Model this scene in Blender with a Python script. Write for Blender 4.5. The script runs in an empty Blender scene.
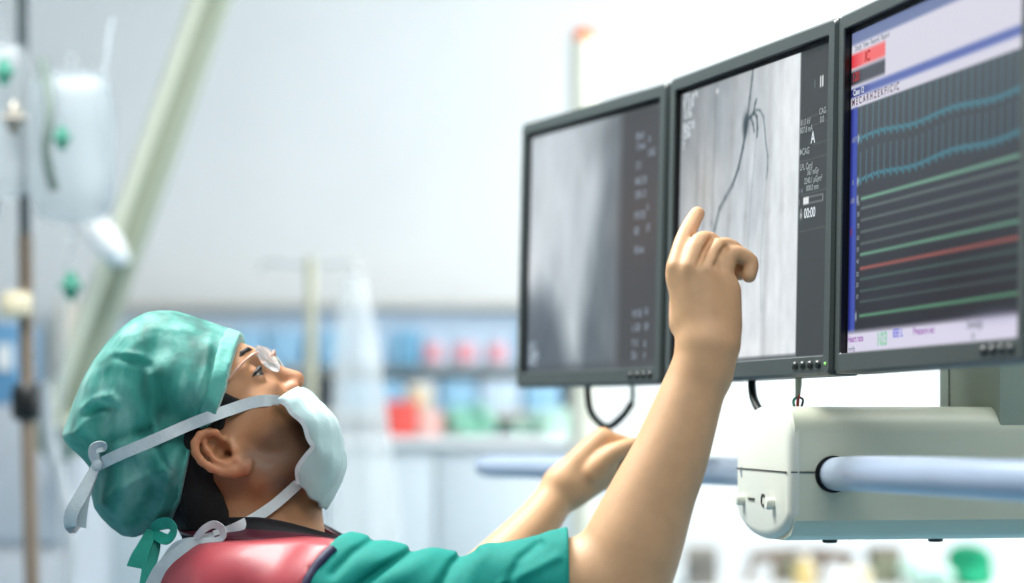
import bpy, bmesh, math, random
import numpy as np
from mathutils import Vector, Matrix
from mathutils.bvhtree import BVHTree
random.seed(7); np.random.seed(7)
SC = bpy.context.scene
COL = SC.collection
PI = math.pi
F_PX = 2280.0; HOR = 415.0; ZC = 1.55          # focal length in pixels, horizon row, camera height

def P(px, py, d):
    """a point seen at (px,py) in the 1024x583 frame, standing d metres in front of the lens"""
    return Vector(((px - 512) * d / F_PX, d, ZC + (HOR - py) * d / F_PX))

# ------------------------------------------------------------------ materials
def lin(c):
    c = c / 255.0
    return c / 12.92 if c <= 0.04045 else ((c + 0.055) / 1.055) ** 2.4
def rgb(r, g, b): return (lin(r), lin(g), lin(b), 1.0)

def mat(name, col, rough=0.5, metal=0.0, noise=0.0, nscale=30.0, bump=0.0, bscale=120.0, trans=0.0, alpha=1.0,
        emit=None, estr=0.0, sss=0.0, coat=0.0, stretch=(1, 1, 1), sheen=0.0, spec=None, ior=None):
    m = bpy.data.materials.new(name); m.use_nodes = True
    nt = m.node_tree; b = nt.nodes['Principled BSDF']
    b.inputs['Base Color'].default_value = col
    b.inputs['Roughness'].default_value = rough
    b.inputs['Metallic'].default_value = metal
    b.inputs['Transmission Weight'].default_value = trans
    b.inputs['Alpha'].default_value = alpha
    b.inputs['Coat Weight'].default_value = coat
    b.inputs['Sheen Weight'].default_value = sheen
    if spec is not None: b.inputs['Specular IOR Level'].default_value = spec
    if ior is not None: b.inputs['IOR'].default_value = ior
    if sss:
        b.inputs['Subsurface Weight'].default_value = sss
        b.inputs['Subsurface Radius'].default_value = (0.012, 0.004, 0.002)
        b.inputs['Subsurface Scale'].default_value = 1.0
    if emit:
        b.inputs['Emission Color'].default_value = emit
        b.inputs['Emission Strength'].default_value = estr
    if noise or bump:
        tc = nt.nodes.new('ShaderNodeTexCoord'); mp = nt.nodes.new('ShaderNodeMapping')
        mp.inputs['Scale'].default_value = stretch
        nt.links.new(tc.outputs['Object'], mp.inputs['Vector'])
    if noise:
        n = nt.nodes.new('ShaderNodeTexNoise'); n.inputs['Scale'].default_value = nscale; n.inputs['Detail'].default_value = 4
        nt.links.new(mp.outputs['Vector'], n.inputs['Vector'])
        r = nt.nodes.new('ShaderNodeValToRGB')
        r.color_ramp.elements[0].position = 0.3; r.color_ramp.elements[1].position = 0.7
        r.color_ramp.elements[0].color = tuple(c * (1 - noise) for c in col[:3]) + (1,)
        r.color_ramp.elements[1].color = tuple(min(1, c * (1 + noise)) for c in col[:3]) + (1,)
        nt.links.new(n.outputs['Fac'], r.inputs['Fac']); nt.links.new(r.outputs['Color'], b.inputs['Base Color'])
        m['ramp'] = r.name
    if bump:
        n2 = nt.nodes.new('ShaderNodeTexNoise'); n2.inputs['Scale'].default_value = bscale; n2.inputs['Detail'].default_value = 5
        nt.links.new(mp.outputs['Vector'], n2.inputs['Vector'])
        bp = nt.nodes.new('ShaderNodeBump'); bp.inputs['Strength'].default_value = bump; bp.inputs['Distance'].default_value = 0.004
        nt.links.new(n2.outputs['Fac'], bp.inputs['Height']); nt.links.new(bp.outputs['Normal'], b.inputs['Normal'])
    return m

M = {}
M['wall'] = mat('wall_paint', rgb(238, 240, 240), 0.85, noise=0.02, nscale=3)
M['ceil'] = mat('ceiling_paint', rgb(240, 240, 238), 0.9, noise=0.02, nscale=3)
M['floor'] = mat('blue_vinyl_floor', rgb(120, 170, 195), 0.35, noise=0.05, nscale=6)
M['trim'] = mat('beige_trim', rgb(218, 212, 198), 0.6, noise=0.04)
M['bezel'] = mat('bezel_plastic', rgb(57, 65, 64), 0.42, noise=0.03, nscale=200, bump=0.05, bscale=900)
M['black'] = mat('black_plastic', rgb(10, 13, 14), 0.35, noise=0.05)
M['btn'] = mat('button_plastic', rgb(30, 38, 38), 0.35, noise=0.05)
M['cable'] = mat('black_cable', rgb(14, 26, 24), 0.45, noise=0.05)
M['greycable'] = mat('grey_cable', rgb(150, 165, 155), 0.45, noise=0.05)
M['red'] = mat('red_plastic', rgb(200, 60, 45), 0.5, noise=0.05)
M['ledgreen'] = mat('green_led', rgb(120, 200, 90), 0.4, emit=rgb(150, 220, 110), estr=0.6)
M['cream'] = mat('cream_housing', rgb(222, 226, 214), 0.38, noise=0.015, nscale=10)
M['cream2'] = mat('grey_cream_housing', rgb(210, 215, 194), 0.4, noise=0.015, nscale=10)
M['column'] = mat('column_paint', rgb(176, 184, 164), 0.5, noise=0.02)
M['rail'] = mat('blue_rail', rgb(160, 176, 198), 0.3, noise=0.02, coat=0.3)
M['skin'] = mat('skin', rgb(205, 160, 118), 0.54, noise=0.05, nscale=60, bump=0.06, bscale=700, sss=0.12)
M['hair'] = mat('black_hair', rgb(9, 7, 6), 0.85, noise=0.3, nscale=120, bump=0.5, bscale=260, stretch=(1, 1, 0.25))
M['brow'] = mat('eyebrow_hair', rgb(20, 15, 12), 0.6, noise=0.2, nscale=300)
M['eye'] = mat('eyeball', rgb(140, 122, 110), 0.4, noise=0.02)
M['iris'] = mat('iris', rgb(22, 14, 10), 0.3, noise=0.2, nscale=800)
M['nail'] = mat('nail', rgb(232, 190, 165), 0.25, noise=0.02)
M['capt'] = mat('cap_fabric', rgb(70, 172, 150), 0.6, noise=0.6, nscale=34, bump=0.45, bscale=55, stretch=(1, 1, 0.4), sheen=0.25)
def translucent(m, f, col=None):
    nt = m.node_tree; out = nt.nodes['Material Output']; b = nt.nodes['Principled BSDF']
    t = nt.nodes.new('ShaderNodeBsdfTranslucent'); x = nt.nodes.new('ShaderNodeMixShader'); x.inputs[0].default_value = f
    if col is not None: t.inputs['Color'].default_value = col
    elif b.inputs['Base Color'].links: nt.links.new(b.inputs['Base Color'].links[0].from_socket, t.inputs['Color'])
    nt.links.new(b.outputs[0], x.inputs[1]); nt.links.new(t.outputs[0], x.inputs[2]); nt.links.new(x.outputs[0], out.inputs['Surface'])
_r = M['capt'].node_tree.nodes[M['capt']['ramp']].color_ramp
_r.elements[0].position = 0.34; _r.elements[1].position = 0.68
_r.elements[0].color = rgb(8, 108, 99); _r.elements[1].color = rgb(140, 206, 196)
_e = _r.elements.new(0.5); _e.color = rgb(58, 160, 148)
translucent(M['capt'], .38, rgb(130, 208, 198))
M['caphem'] = mat('cap_hem_fabric', rgb(78, 166, 154), 0.7, noise=0.12, nscale=80, bump=0.3, bscale=90, sheen=0.4)
M['captie'] = mat('cap_tie_fabric', rgb(40, 165, 145), 0.6, noise=0.1, nscale=80)
M['mask'] = mat('mask_fabric', rgb(176, 204, 205), 0.75, noise=0.05, nscale=40, bump=0.35, bscale=60, sheen=0.2)

M['tie'] = mat('tie_fabric', rgb(206, 217, 220), 0.7, noise=0.06, nscale=90, bump=0.2, bscale=300)
M['apron'] = mat('maroon_vinyl', rgb(160, 52, 62), 0.5, noise=0.08, nscale=25, bump=0.3, bscale=14, coat=0.04)
M['collar'] = mat('maroon_collar', rgb(84, 28, 44), 0.45, noise=0.1, nscale=40)
M['binding'] = mat('black_binding', rgb(10, 8, 14), 0.7, noise=0.1)
M['navy'] = mat('navy_piping', rgb(14, 14, 62), 0.6, noise=0.1)
M['scrub'] = mat('teal_scrub', rgb(0, 130, 119), 0.75, noise=0.06, nscale=200, bump=0.15, bscale=30, spec=0.25)
M['shoe'] = mat('white_clog', rgb(225, 225, 225), 0.4, noise=0.03)
M['wire'] = mat('glasses_wire', rgb(226, 178, 160), 0.3, metal=0.4, noise=0.03)
M['lens'] = mat('lens', (0.96, 0.98, 0.98, 1), 0.02, trans=0.92, ior=1.5, noise=0.01)
M['steel'] = mat('steel', rgb(150, 146, 138), 0.35, metal=0.7, noise=0.05)
M['brownsteel'] = mat('brown_steel', rgb(128, 114, 100), 0.4, metal=0.3, noise=0.05)
M['boom'] = mat('boom_paint', rgb(150, 158, 138), 0.5, noise=0.03)
M['boomlight'] = mat('boom_edge_paint', rgb(206, 210, 192), 0.5, noise=0.02)
M['plastic'] = mat('clear_plastic', rgb(196, 206, 210), 0.3, trans=0.6, alpha=0.42, noise=0.02)
M['fluid'] = mat('saline', rgb(186, 198, 204), 0.3, trans=0.4, alpha=0.55, noise=0.02)
M['sheet'] = mat('clear_sheet', rgb(232, 237, 238), 0.5, alpha=0.38, noise=0.03)
M['white'] = mat('white_plastic', rgb(238, 240, 240), 0.4, noise=0.02)
M['green'] = mat('green_plastic', rgb(50, 128, 108), 0.5, noise=0.1)
M['mint'] = mat('mint_cloth', rgb(196, 230, 216), 0.8, noise=0.06, nscale=20)
M['gcloth'] = mat('green_cloth', rgb(0, 140, 100), 0.8, noise=0.15, nscale=20)
M['blue1'] = mat('blue_bin', rgb(150, 196, 226), 0.5, noise=0.04)
M['blue2'] = mat('deep_blue_bin', rgb(120, 178, 212), 0.5, noise=0.04)
M['blue3'] = mat('pale_blue_bin', rgb(200, 220, 238), 0.5, noise=0.04)
M['pink'] = mat('pink_label', rgb(232, 150, 160), 0.6, noise=0.04)
M['redbox'] = mat('red_box', rgb(236, 92, 84), 0.5, noise=0.05)
M['orange'] = mat('orange_cap', rgb(222, 104, 8), 0.4, noise=0.03)
M['post'] = mat('ivory_post', rgb(214, 214, 198), 0.5, noise=0.02)
M['counter'] = mat('counter_front', rgb(202, 213, 218), 0.5, noise=0.03, nscale=5)
M['beige'] = mat('beige_card', rgb(226, 214, 184), 0.6, noise=0.04)
M['yellow'] = mat('amber_bottle', rgb(214, 190, 128), 0.4, noise=0.04)
M['brown'] = mat('brown_wood', rgb(122, 108, 94), 0.6, noise=0.1)
M['olive'] = mat('olive_case', rgb(120, 124, 104), 0.6, noise=0.05)
M['lampoff'] = mat('ceiling_lamp', rgb(250, 250, 250), 0.5, emit=(1, 1, 1, 1), estr=3.0)

# ------------------------------------------------------------------ object helpers
def link(name, me, m=None, parent=None):
    o = bpy.data.objects.new(name, me); COL.objects.link(o)
    if m is not None and me is not None:
        me.materials.append(m)
    if parent is not None:
        o.parent = parent
        o.matrix_parent_inverse = Matrix.Translation(parent.location).to_4x4().inverted() if parent.rotation_euler.to_matrix() == Matrix.Identity(3) else parent.matrix_basis.inverted()
    return o
def tag(o, label=None, cat=None, group=None, kind=None):
    if label: o['label'] = label
    if cat: o['category'] = cat
    if group: o['group'] = group
    if kind: o['kind'] = kind
    return o
def thing(name, loc, label, cat, group=None):
    o = bpy.data.objects.new(name, None); COL.objects.link(o); o.location = loc
    o.empty_display_size = 0.05
    return tag(o, label, cat, group)
def mesh_np(name, v, f, smooth=True):
    me = bpy.data.meshes.new(name)
    v = np.asarray(v, np.float32); f = np.asarray(f, np.int32)
    me.vertices.add(len(v)); me.vertices.foreach_set('co', v.ravel())
    n = f.shape[1]
    me.loops.add(f.size); me.loops.foreach_set('vertex_index', f.ravel())
    me.polygons.add(len(f))
    me.polygons.foreach_set('loop_start', np.arange(0, f.size, n, dtype=np.int32))
    me.polygons.foreach_set('loop_total', np.full(len(f), n, np.int32))
    me.update(calc_edges=True)
    if smooth: me.polygons.foreach_set('use_smooth', np.ones(len(f), bool))
    return me
def bm_mesh(name, bm, smooth=False, angle=None):
    bmesh.ops.recalc_face_normals(bm, faces=bm.faces)
    me = bpy.data.meshes.new(name); bm.to_mesh(me); bm.free()
    if smooth:
        for p in me.polygons: p.use_smooth = True
        if angle is not None:
            me.set_sharp_from_angle(angle=math.radians(angle))
    return me
def bm_box(bm, c, s, rot=None, bev=0.0, seg=2):
    r = bmesh.ops.create_cube(bm, size=1.0)
    vs = r['verts']
    bmesh.ops.scale(bm, vec=s, verts=vs)
    if bev > 0:
        es = list({e for v in vs for e in v.link_edges})
        rb = bmesh.ops.bevel(bm, geom=es, offset=bev, segments=seg, profile=0.5, affect='EDGES')
        vs = list({v for f in rb['faces'] for v in f.verts} | {v for v in vs if v.is_valid})
        # collect whole island
        seen = set(vs); st = list(vs)
        while st:
            v = st.pop()
            for e in v.link_edges:
                w = e.other_vert(v)
                if w not in seen: seen.add(w); st.append(w)
        vs = list(seen)
    if rot is not None: bmesh.ops.rotate(bm, cent=(0, 0, 0), matrix=rot, verts=vs)
    bmesh.ops.translate(bm, vec=c, verts=vs)
def box(name, c, s, m, parent=None, rot=None, bev=0.003, seg=2):
    bm = bmesh.new(); bm_box(bm, (0, 0, 0), s, rot, bev, seg)
    o = link(name, bm_mesh(name, bm, True, 35), m)
    o.location = c
    if parent is not None: reparent(o, parent)
    return o
def reparent(o, p):
    o.parent = p; o.matrix_parent_inverse = p.matrix_basis.inverted()
def tube_np(pts, rads, seg=12, caps=True):
    pts = [Vector(p) for p in pts]
    if not hasattr(rads, '__len__'): rads = [rads] * len(pts)
    V = []; Fc = []
    t0 = (pts[1] - pts[0]).normalized()
    up = Vector((0, 0, 1)) if abs(t0.z) < 0.9 else Vector((1, 0, 0))
    n = t0.cross(up).normalized()
    for i, p in enumerate(pts):
        t = (pts[min(i + 1, len(pts) - 1)] - pts[max(i - 1, 0)]).normalized()
        n = (n - t * n.dot(t)).normalized(); b = t.cross(n)
        for k in range(seg):
            a = 2 * PI * k / seg
            V.append(p + (n * math.cos(a) + b * math.sin(a)) * rads[i])
    for i in range(len(pts) - 1):
        for k in range(seg):
            a = i * seg + k; c = i * seg + (k + 1) % seg
            Fc.append((a, c, c + seg, a + seg))
    if caps:
        for base, pt, flip in ((0, pts[0], 1), ((len(pts) - 1) * seg, pts[-1], 0)):
            V.append(pt); ci = len(V) - 1
            for k in range(0, seg):
                q = (base + k, base + (k + 1) % seg, ci, ci)
                Fc.append(q if not flip else (q[1], q[0], ci, ci))
    return V, Fc
def mesh_py(name, V, Fc, smooth=True, angle=40):
    bm = bmesh.new()
    vs = [bm.verts.new(v) for v in V]
    for f in Fc:
        g = []
        for i in f:
            if vs[i] not in g: g.append(vs[i])
        if len(g) >= 3:
            try: bm.faces.new(g)
            except ValueError: pass
    return bm_mesh(name, bm, smooth, angle)
def smooth_path(pts, n=8):
    pts = [np.array(p, float) for p in pts]; out = []
    for i in range(len(pts) - 1):
        p0 = pts[max(i - 1, 0)]; p1 = pts[i]; p2 = pts[i + 1]; p3 = pts[min(i + 2, len(pts) - 1)]
        for k in range(n):
            t = k / n
            out.append(0.5 * ((2 * p1) + (-p0 + p2) * t + (2 * p0 - 5 * p1 + 4 * p2 - p3) * t * t + (-p0 + 3 * p1 - 3 * p2 + p3) * t ** 3))
    out.append(pts[-1]); return out
def tube(name, pts, r, m, parent=None, seg=12, n=8):
    if n > 1:
        P2 = smooth_path(pts, n)
        if hasattr(r, '__len__'): r = list(np.interp(np.linspace(0, len(pts) - 1, len(P2)), range(len(pts)), r))
    else: P2 = pts
    V, Fc = tube_np([Vector(p) for p in P2], r, seg)
    o = link(name, mesh_py(name, V, Fc), m)
    if parent is not None: reparent(o, parent)
    return o
def lathe(name, prof, c, m, parent=None, seg=24, axis='z'):
    V = []; Fc = []
    for (r, z) in prof:
        for k in range(seg):
            a = 2 * PI * k / seg
            V.append((r * math.cos(a), r * math.sin(a), z))
    for i in range(len(prof) - 1):
        for k in range(seg):
            a = i * seg + k; b = i * seg + (k + 1) % seg
            Fc.append((a, b, b + seg, a + seg))
    Fc.append(tuple(range(seg))[::-1]); Fc.append(tuple((len(prof) - 1) * seg + k for k in range(seg)))
    me = mesh_py(name, V, Fc)
    o = link(name, me, m); o.location = c
    if parent is not None: reparent(o, parent)
    return o

# ------------------------------------------------------------------ signed-distance sculpting
class Field:
    BIG = 0.5
    def __init__(s, lo, hi, h):
        s.lo = np.array(lo, np.float32); s.h = h
        s.n = np.ceil((np.array(hi) - np.array(lo)) / h).astype(int) + 1
        s.ax = [s.lo[i] + h * np.arange(s.n[i], dtype=np.float32) for i in range(3)]
        s.f = np.full(tuple(s.n), s.BIG, np.float32)
    def copy(s):
        c = Field.__new__(Field); c.lo = s.lo; c.h = s.h; c.n = s.n; c.ax = s.ax; c.f = s.f.copy(); return c
    def sub(s, lo, hi):
        i0 = np.maximum(np.floor((np.array(lo) - s.lo) / s.h).astype(int), 0)
        i1 = np.minimum(np.ceil((np.array(hi) - s.lo) / s.h).astype(int) + 1, s.n)
        if (i1 <= i0).any(): return None
        sl = tuple(slice(a, b) for a, b in zip(i0, i1))
        X = s.ax[0][sl[0]][:, None, None]; Y = s.ax[1][sl[1]][None, :, None]; Z = s.ax[2][sl[2]][None, None, :]
        return sl, X, Y, Z
    def put(s, lo, hi, fn, k, op='add'):
        r = s.sub(lo, hi)
        if r is None: return
        sl, X, Y, Z = r
        d = fn(X, Y, Z).astype(np.float32); a = s.f[sl]
        if op == 'add':
            if k > 0:
                h = np.maximum(k - np.abs(a - d), 0) / k
                s.f[sl] = np.minimum(a, d) - h * h * k * 0.25
            else: s.f[sl] = np.minimum(a, d)
        else:
            d = -d
            if k > 0:
                h = np.maximum(k - np.abs(a - d), 0) / k
                s.f[sl] = np.maximum(a, d) + h * h * k * 0.25
            else: s.f[sl] = np.maximum(a, d)
    def cone(s, a, b, r1, r2, k=0.006, op='add', m=0.03):
        a = np.array(a, np.float32); b = np.array(b, np.float32)
        if np.allclose(a, b): b = b + np.float32(1e-5)
        r = max(r1, r2) + m
        ba = b - a; l2 = float(ba @ ba); rr = r1 - r2
        if rr * rr >= l2 * 0.98:
            (c, q) = (a, r1) if r1 > r2 else (b, r2)
            return s.ell(c, (q, q, q), None, k, op, m)
        a2 = l2 - rr * rr; il = 1.0 / l2
        def fn(X, Y, Z):
            px, py, pz = X - a[0], Y - a[1], Z - a[2]
            y = px * ba[0] + py * ba[1] + pz * ba[2]; z = y - l2
            x2 = (px * l2 - ba[0] * y) ** 2 + (py * l2 - ba[1] * y) ** 2 + (pz * l2 - ba[2] * y) ** 2
            y2 = y * y * l2; z2 = z * z * l2
            kk = np.sign(rr) * rr * rr * x2
            d = (np.sqrt(x2 * a2 * il) + y * rr) * il - r1
            d = np.where(np.sign(y) * a2 * y2 < kk, np.sqrt(x2 + y2) * il - r1, d)
            return np.where(np.sign(z) * a2 * z2 > kk, np.sqrt(x2 + z2) * il - r2, d)
        s.put(np.minimum(a, b) - r, np.maximum(a, b) + r, fn, k, op)
    def chain(s, pts, rs, k=0.006, op='add'):
        for i in range(len(pts) - 1): s.cone(pts[i], pts[i + 1], rs[i], rs[i + 1], k, op)
    def limb(s, pts, rs, k=0.006, n=5, op='add', m=0.03):
        """a smoothly bent, tapering limb: one distance for the whole chain, blended in once"""
        Q = [np.array(q, np.float32) for q in smooth_path([tuple(p) for p in pts], n)]
        R = [float(v[0]) for v in smooth_path([(r,) for r in rs], n)]
        T = Field.__new__(Field); r = max(R) + m
        lo = np.min(Q, 0) - r; hi = np.max(Q, 0) + r
        w = s.sub(lo, hi)
        if w is None: return
        sl = w[0]
        T.h = s.h; T.lo = np.array([s.ax[i][sl[i]][0] for i in range(3)], np.float32); T.ax = [s.ax[i][sl[i]] for i in range(3)]
        T.n = np.array([len(a) for a in T.ax]); T.f = np.full(tuple(T.n), s.BIG, np.float32)
        for i in range(len(Q) - 1): T.cone(Q[i], Q[i + 1], R[i], R[i + 1], 0)
        s.put(lo, hi, lambda X, Y, Z: T.f, k, op)
    def ell(s, c, r, R=None, k=0.01, op='add', m=0.03):
        c = np.array(c, np.float32); q = max(r) + m
        R = np.eye(3) if R is None else np.array(R)      # rows = local axes
        def fn(X, Y, Z):
            x, y, z = X - c[0], Y - c[1], Z - c[2]
            u = x * R[0, 0] + y * R[0, 1] + z * R[0, 2]
            v = x * R[1, 0] + y * R[1, 1] + z * R[1, 2]
            w = x * R[2, 0] + y * R[2, 1] + z * R[2, 2]
            k0 = np.sqrt((u / r[0]) ** 2 + (v / r[1]) ** 2 + (w / r[2]) ** 2)
            k1 = np.sqrt((u / r[0] ** 2) ** 2 + (v / r[1] ** 2) ** 2 + (w / r[2] ** 2) ** 2) + 1e-9
            return k0 * (k0 - 1) / k1
        s.put(c - q, c + q, fn, k, op)
    def mesh(s, name, iso=0.0, relax=1, f=None):
        F = (s.f if f is None else f) - iso
        F[0], F[-1], F[:, 0], F[:, -1], F[:, :, 0], F[:, :, -1] = (np.abs(x) + 1e-4 for x in (F[0], F[-1], F[:, 0], F[:, -1], F[:, :, 0], F[:, :, -1]))
        S = F < 0
        cnt = np.zeros(tuple(np.array(S.shape) - 1), np.int8)
        sl = lambda o, n: slice(1, None) if o else slice(0, -1)
        for i in (0, 1):
            for j in (0, 1):
                for k in (0, 1):
                    cnt += S[sl(i, 0), sl(j, 0), sl(k, 0)]
        act = (cnt > 0) & (cnt < 8)
        I = np.argwhere(act); idx = np.full(act.shape, -1, np.int32); idx[act] = np.arange(len(I), dtype=np.int32)
        acc = np.zeros((len(I), 3)); num = np.zeros(len(I))
        corner = {(a, b, c): F[I[:, 0] + a, I[:, 1] + b, I[:, 2] + c] for a in (0, 1) for b in (0, 1) for c in (0, 1)}
        for c0 in corner:
            for ax in range(3):
                if c0[ax]: continue
                c1 = list(c0); c1[ax] = 1; c1 = tuple(c1)
                f0, f1 = corner[c0], corner[c1]
                x = (f0 < 0) != (f1 < 0)
                t = np.where(x, f0 / np.where(x, f0 - f1, 1), 0)
                p = np.repeat(np.array(c0, float)[None], len(I), 0); p[:, ax] += t
                acc += p * x[:, None]; num += x
        V = (I + acc / num[:, None]) * s.h + s.lo
        quads = []
        for ax in range(3):
            b, c = (ax + 1) % 3, (ax + 2) % 3
            A0 = [slice(None)] * 3; A1 = [slice(None)] * 3
            A0[ax] = slice(0, -1); A1[ax] = slice(1, None)
            for q in (b, c): A0[q] = slice(1, -1); A1[q] = slice(1, -1)
            s0 = S[tuple(A0)]; s1 = S[tuple(A1)]
            for flip in (0, 1):
                E = np.argwhere((s0 & ~s1) if not flip else (~s0 & s1))
                if not len(E): continue
                E[:, b] += 1; E[:, c] += 1
                def cell(ob, oc):
                    e = E.copy(); e[:, b] += ob; e[:, c] += oc
                    return idx[e[:, 0], e[:, 1], e[:, 2]]
                q = np.stack([cell(-1, -1), cell(0, -1), cell(0, 0), cell(-1, 0)], 1)
                quads.append(q if not flip else q[:, ::-1])
        Q = np.concatenate(quads)
        for _ in range(relax):
            s2 = np.zeros_like(V); n2 = np.zeros(len(V))
            for a in range(4):
                for bb in ((a + 1) % 4, (a + 3) % 4):
                    for d in range(3): s2[:, d] += np.bincount(Q[:, a], V[Q[:, bb], d], len(V))
                    n2 += np.bincount(Q[:, a], minlength=len(V))
            V = V * 0.5 + 0.5 * s2 / n2[:, None]
        return mesh_np(name, V, Q)

def poly_sdf(X, Z, poly):
    """2-D signed distance (negative inside) on the grid X[:,None], Z[None,:]"""
    x = X[:, None]; z = Z[None, :]
    d = np.full((len(X), len(Z)), 1e9, np.float32); inside = np.zeros((len(X), len(Z)), bool)
    n = len(poly)
    for i in range(n):
        (ax, az), (bx, bz) = poly[i], poly[(i + 1) % n]
        ex, ez = bx - ax, bz - az; wx, wz = x - ax, z - az
        t = np.clip((wx * ex + wz * ez) / (ex * ex + ez * ez + 1e-12), 0, 1)
        d = np.minimum(d, (wx - ex * t) ** 2 + (wz - ez * t) ** 2)
        c = ((az > z) != (bz > z)) & (x < (bx - ax) * (z - az) / ((bz - az) if abs(bz - az) > 1e-9 else 1e-9) + ax)
        inside ^= c
    d = np.sqrt(d); return np.where(inside, -d, d)
def pxz(pts, d): return [(P(x, y, d).x, P(x, y, d).z) for x, y in pts]

# ------------------------------------------------------------------ the room
def slab(name, lo, hi, m):
    c = [(a + b) / 2 for a, b in zip(lo, hi)]; s = [b - a for a, b in zip(lo, hi)]
    return tag(box(name, c, s, m, bev=0), kind='structure')
slab('floor', (-3.6, -1.6, -0.1), (3.6, 7.2, 0.0), M['floor'])
slab('ceiling', (-3.6, -1.6, 3.1), (3.6, 7.2, 3.2), M['ceil'])
slab('wall_back', (-3.6, 7.0, 0.0), (3.6, 7.2, 3.1), M['wall'])
slab('wall_left', (-3.6, -1.6, 0.0), (-3.4, 7.0, 3.1), M['wall'])
slab('wall_right', (3.4, -1.6, 0.0), (3.6, 7.0, 3.1), M['wall'])
slab('baseboard_back', (-3.4, 6.98, 0.0), (3.4, 7.0, 0.1), M['trim'])
slab('baseboard_left', (-3.4, -1.6, 0.0), (-3.38, 6.98, 0.1), M['trim'])
slab('baseboard_right', (3.38, -1.6, 0.0), (3.4, 6.98, 0.1), M['trim'])

# ------------------------------------------------------------------ screens
def adopt(o, p): o.parent = p; return o
FONT = {}
def text(name, s, u, v, size, m, parent, y=0.0, align='LEFT', sx=1.0, thick=0.0):
    cu = bpy.data.curves.new(name, 'FONT'); cu.body = s; cu.size = size; cu.align_x = align; cu.align_y = 'CENTER'
    cu.extrude = thick; cu.offset = size * 0.022
    t = bpy.data.objects.new('tmp', cu); COL.objects.link(t)
    dg = bpy.context.evaluated_depsgraph_get(); dg.update()
    me = bpy.data.meshes.new_from_object(t.evaluated_get(dg)); me.name = name
    bpy.data.objects.remove(t); bpy.data.curves.remove(cu)
    me.materials.clear(); me.materials.append(m)
    o = bpy.data.objects.new(name, me); COL.objects.link(o)
    o.rotation_euler = (PI / 2, 0, 0); o.location = (u, y, v); o.scale = (sx, 1, 1)
    if parent is not None: o.parent = parent
    return o
def emis(name, r, g, b, k=1.0):
    m = bpy.data.materials.new(name); m.use_nodes = True; nt = m.node_tree
    bs = nt.nodes['Principled BSDF']; bs.inputs['Base Color'].default_value = (0, 0, 0, 1); bs.inputs['Roughness'].default_value = 0.6
    bs.inputs['Specular IOR Level'].default_value = 0.0
    bs.inputs['Emission Color'].default_value = rgb(r, g, b); bs.inputs['Emission Strength'].default_value = k
    return m
E_ = {'w': emis('glow_white', 225, 235, 240), 'g': emis('glow_grey', 160, 168, 170), 'lb': emis('glow_pale', 196, 212, 226),
      'ld': emis('glow_slate', 152, 164, 178), 'dim': emis('glow_dim', 140, 146, 158), 'red': emis('glow_red', 180, 70, 70), 'dk': emis('glow_dark', 90, 60, 70),
      'pu': emis('glow_purple', 160, 100, 180), 'gn': emis('glow_green', 130, 205, 160), 'bl': emis('glow_blue', 90, 100, 220)}
m = bpy.data.materials.new('screen_picture'); m.use_nodes = True
nt = m.node_tree; bs = nt.nodes['Principled BSDF']
at = nt.nodes.new('ShaderNodeAttribute'); at.attribute_name = 'picture'
nt.links.new(at.outputs['Color'], bs.inputs['Emission Color']); bs.inputs['Emission Strength'].default_value = 0.93
bs.inputs['Base Color'].default_value = (0.01, 0.01, 0.012, 1); bs.inputs['Roughness'].default_value = 0.45; bs.inputs['Specular IOR Level'].default_value = 0.12
M['screen'] = m

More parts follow.
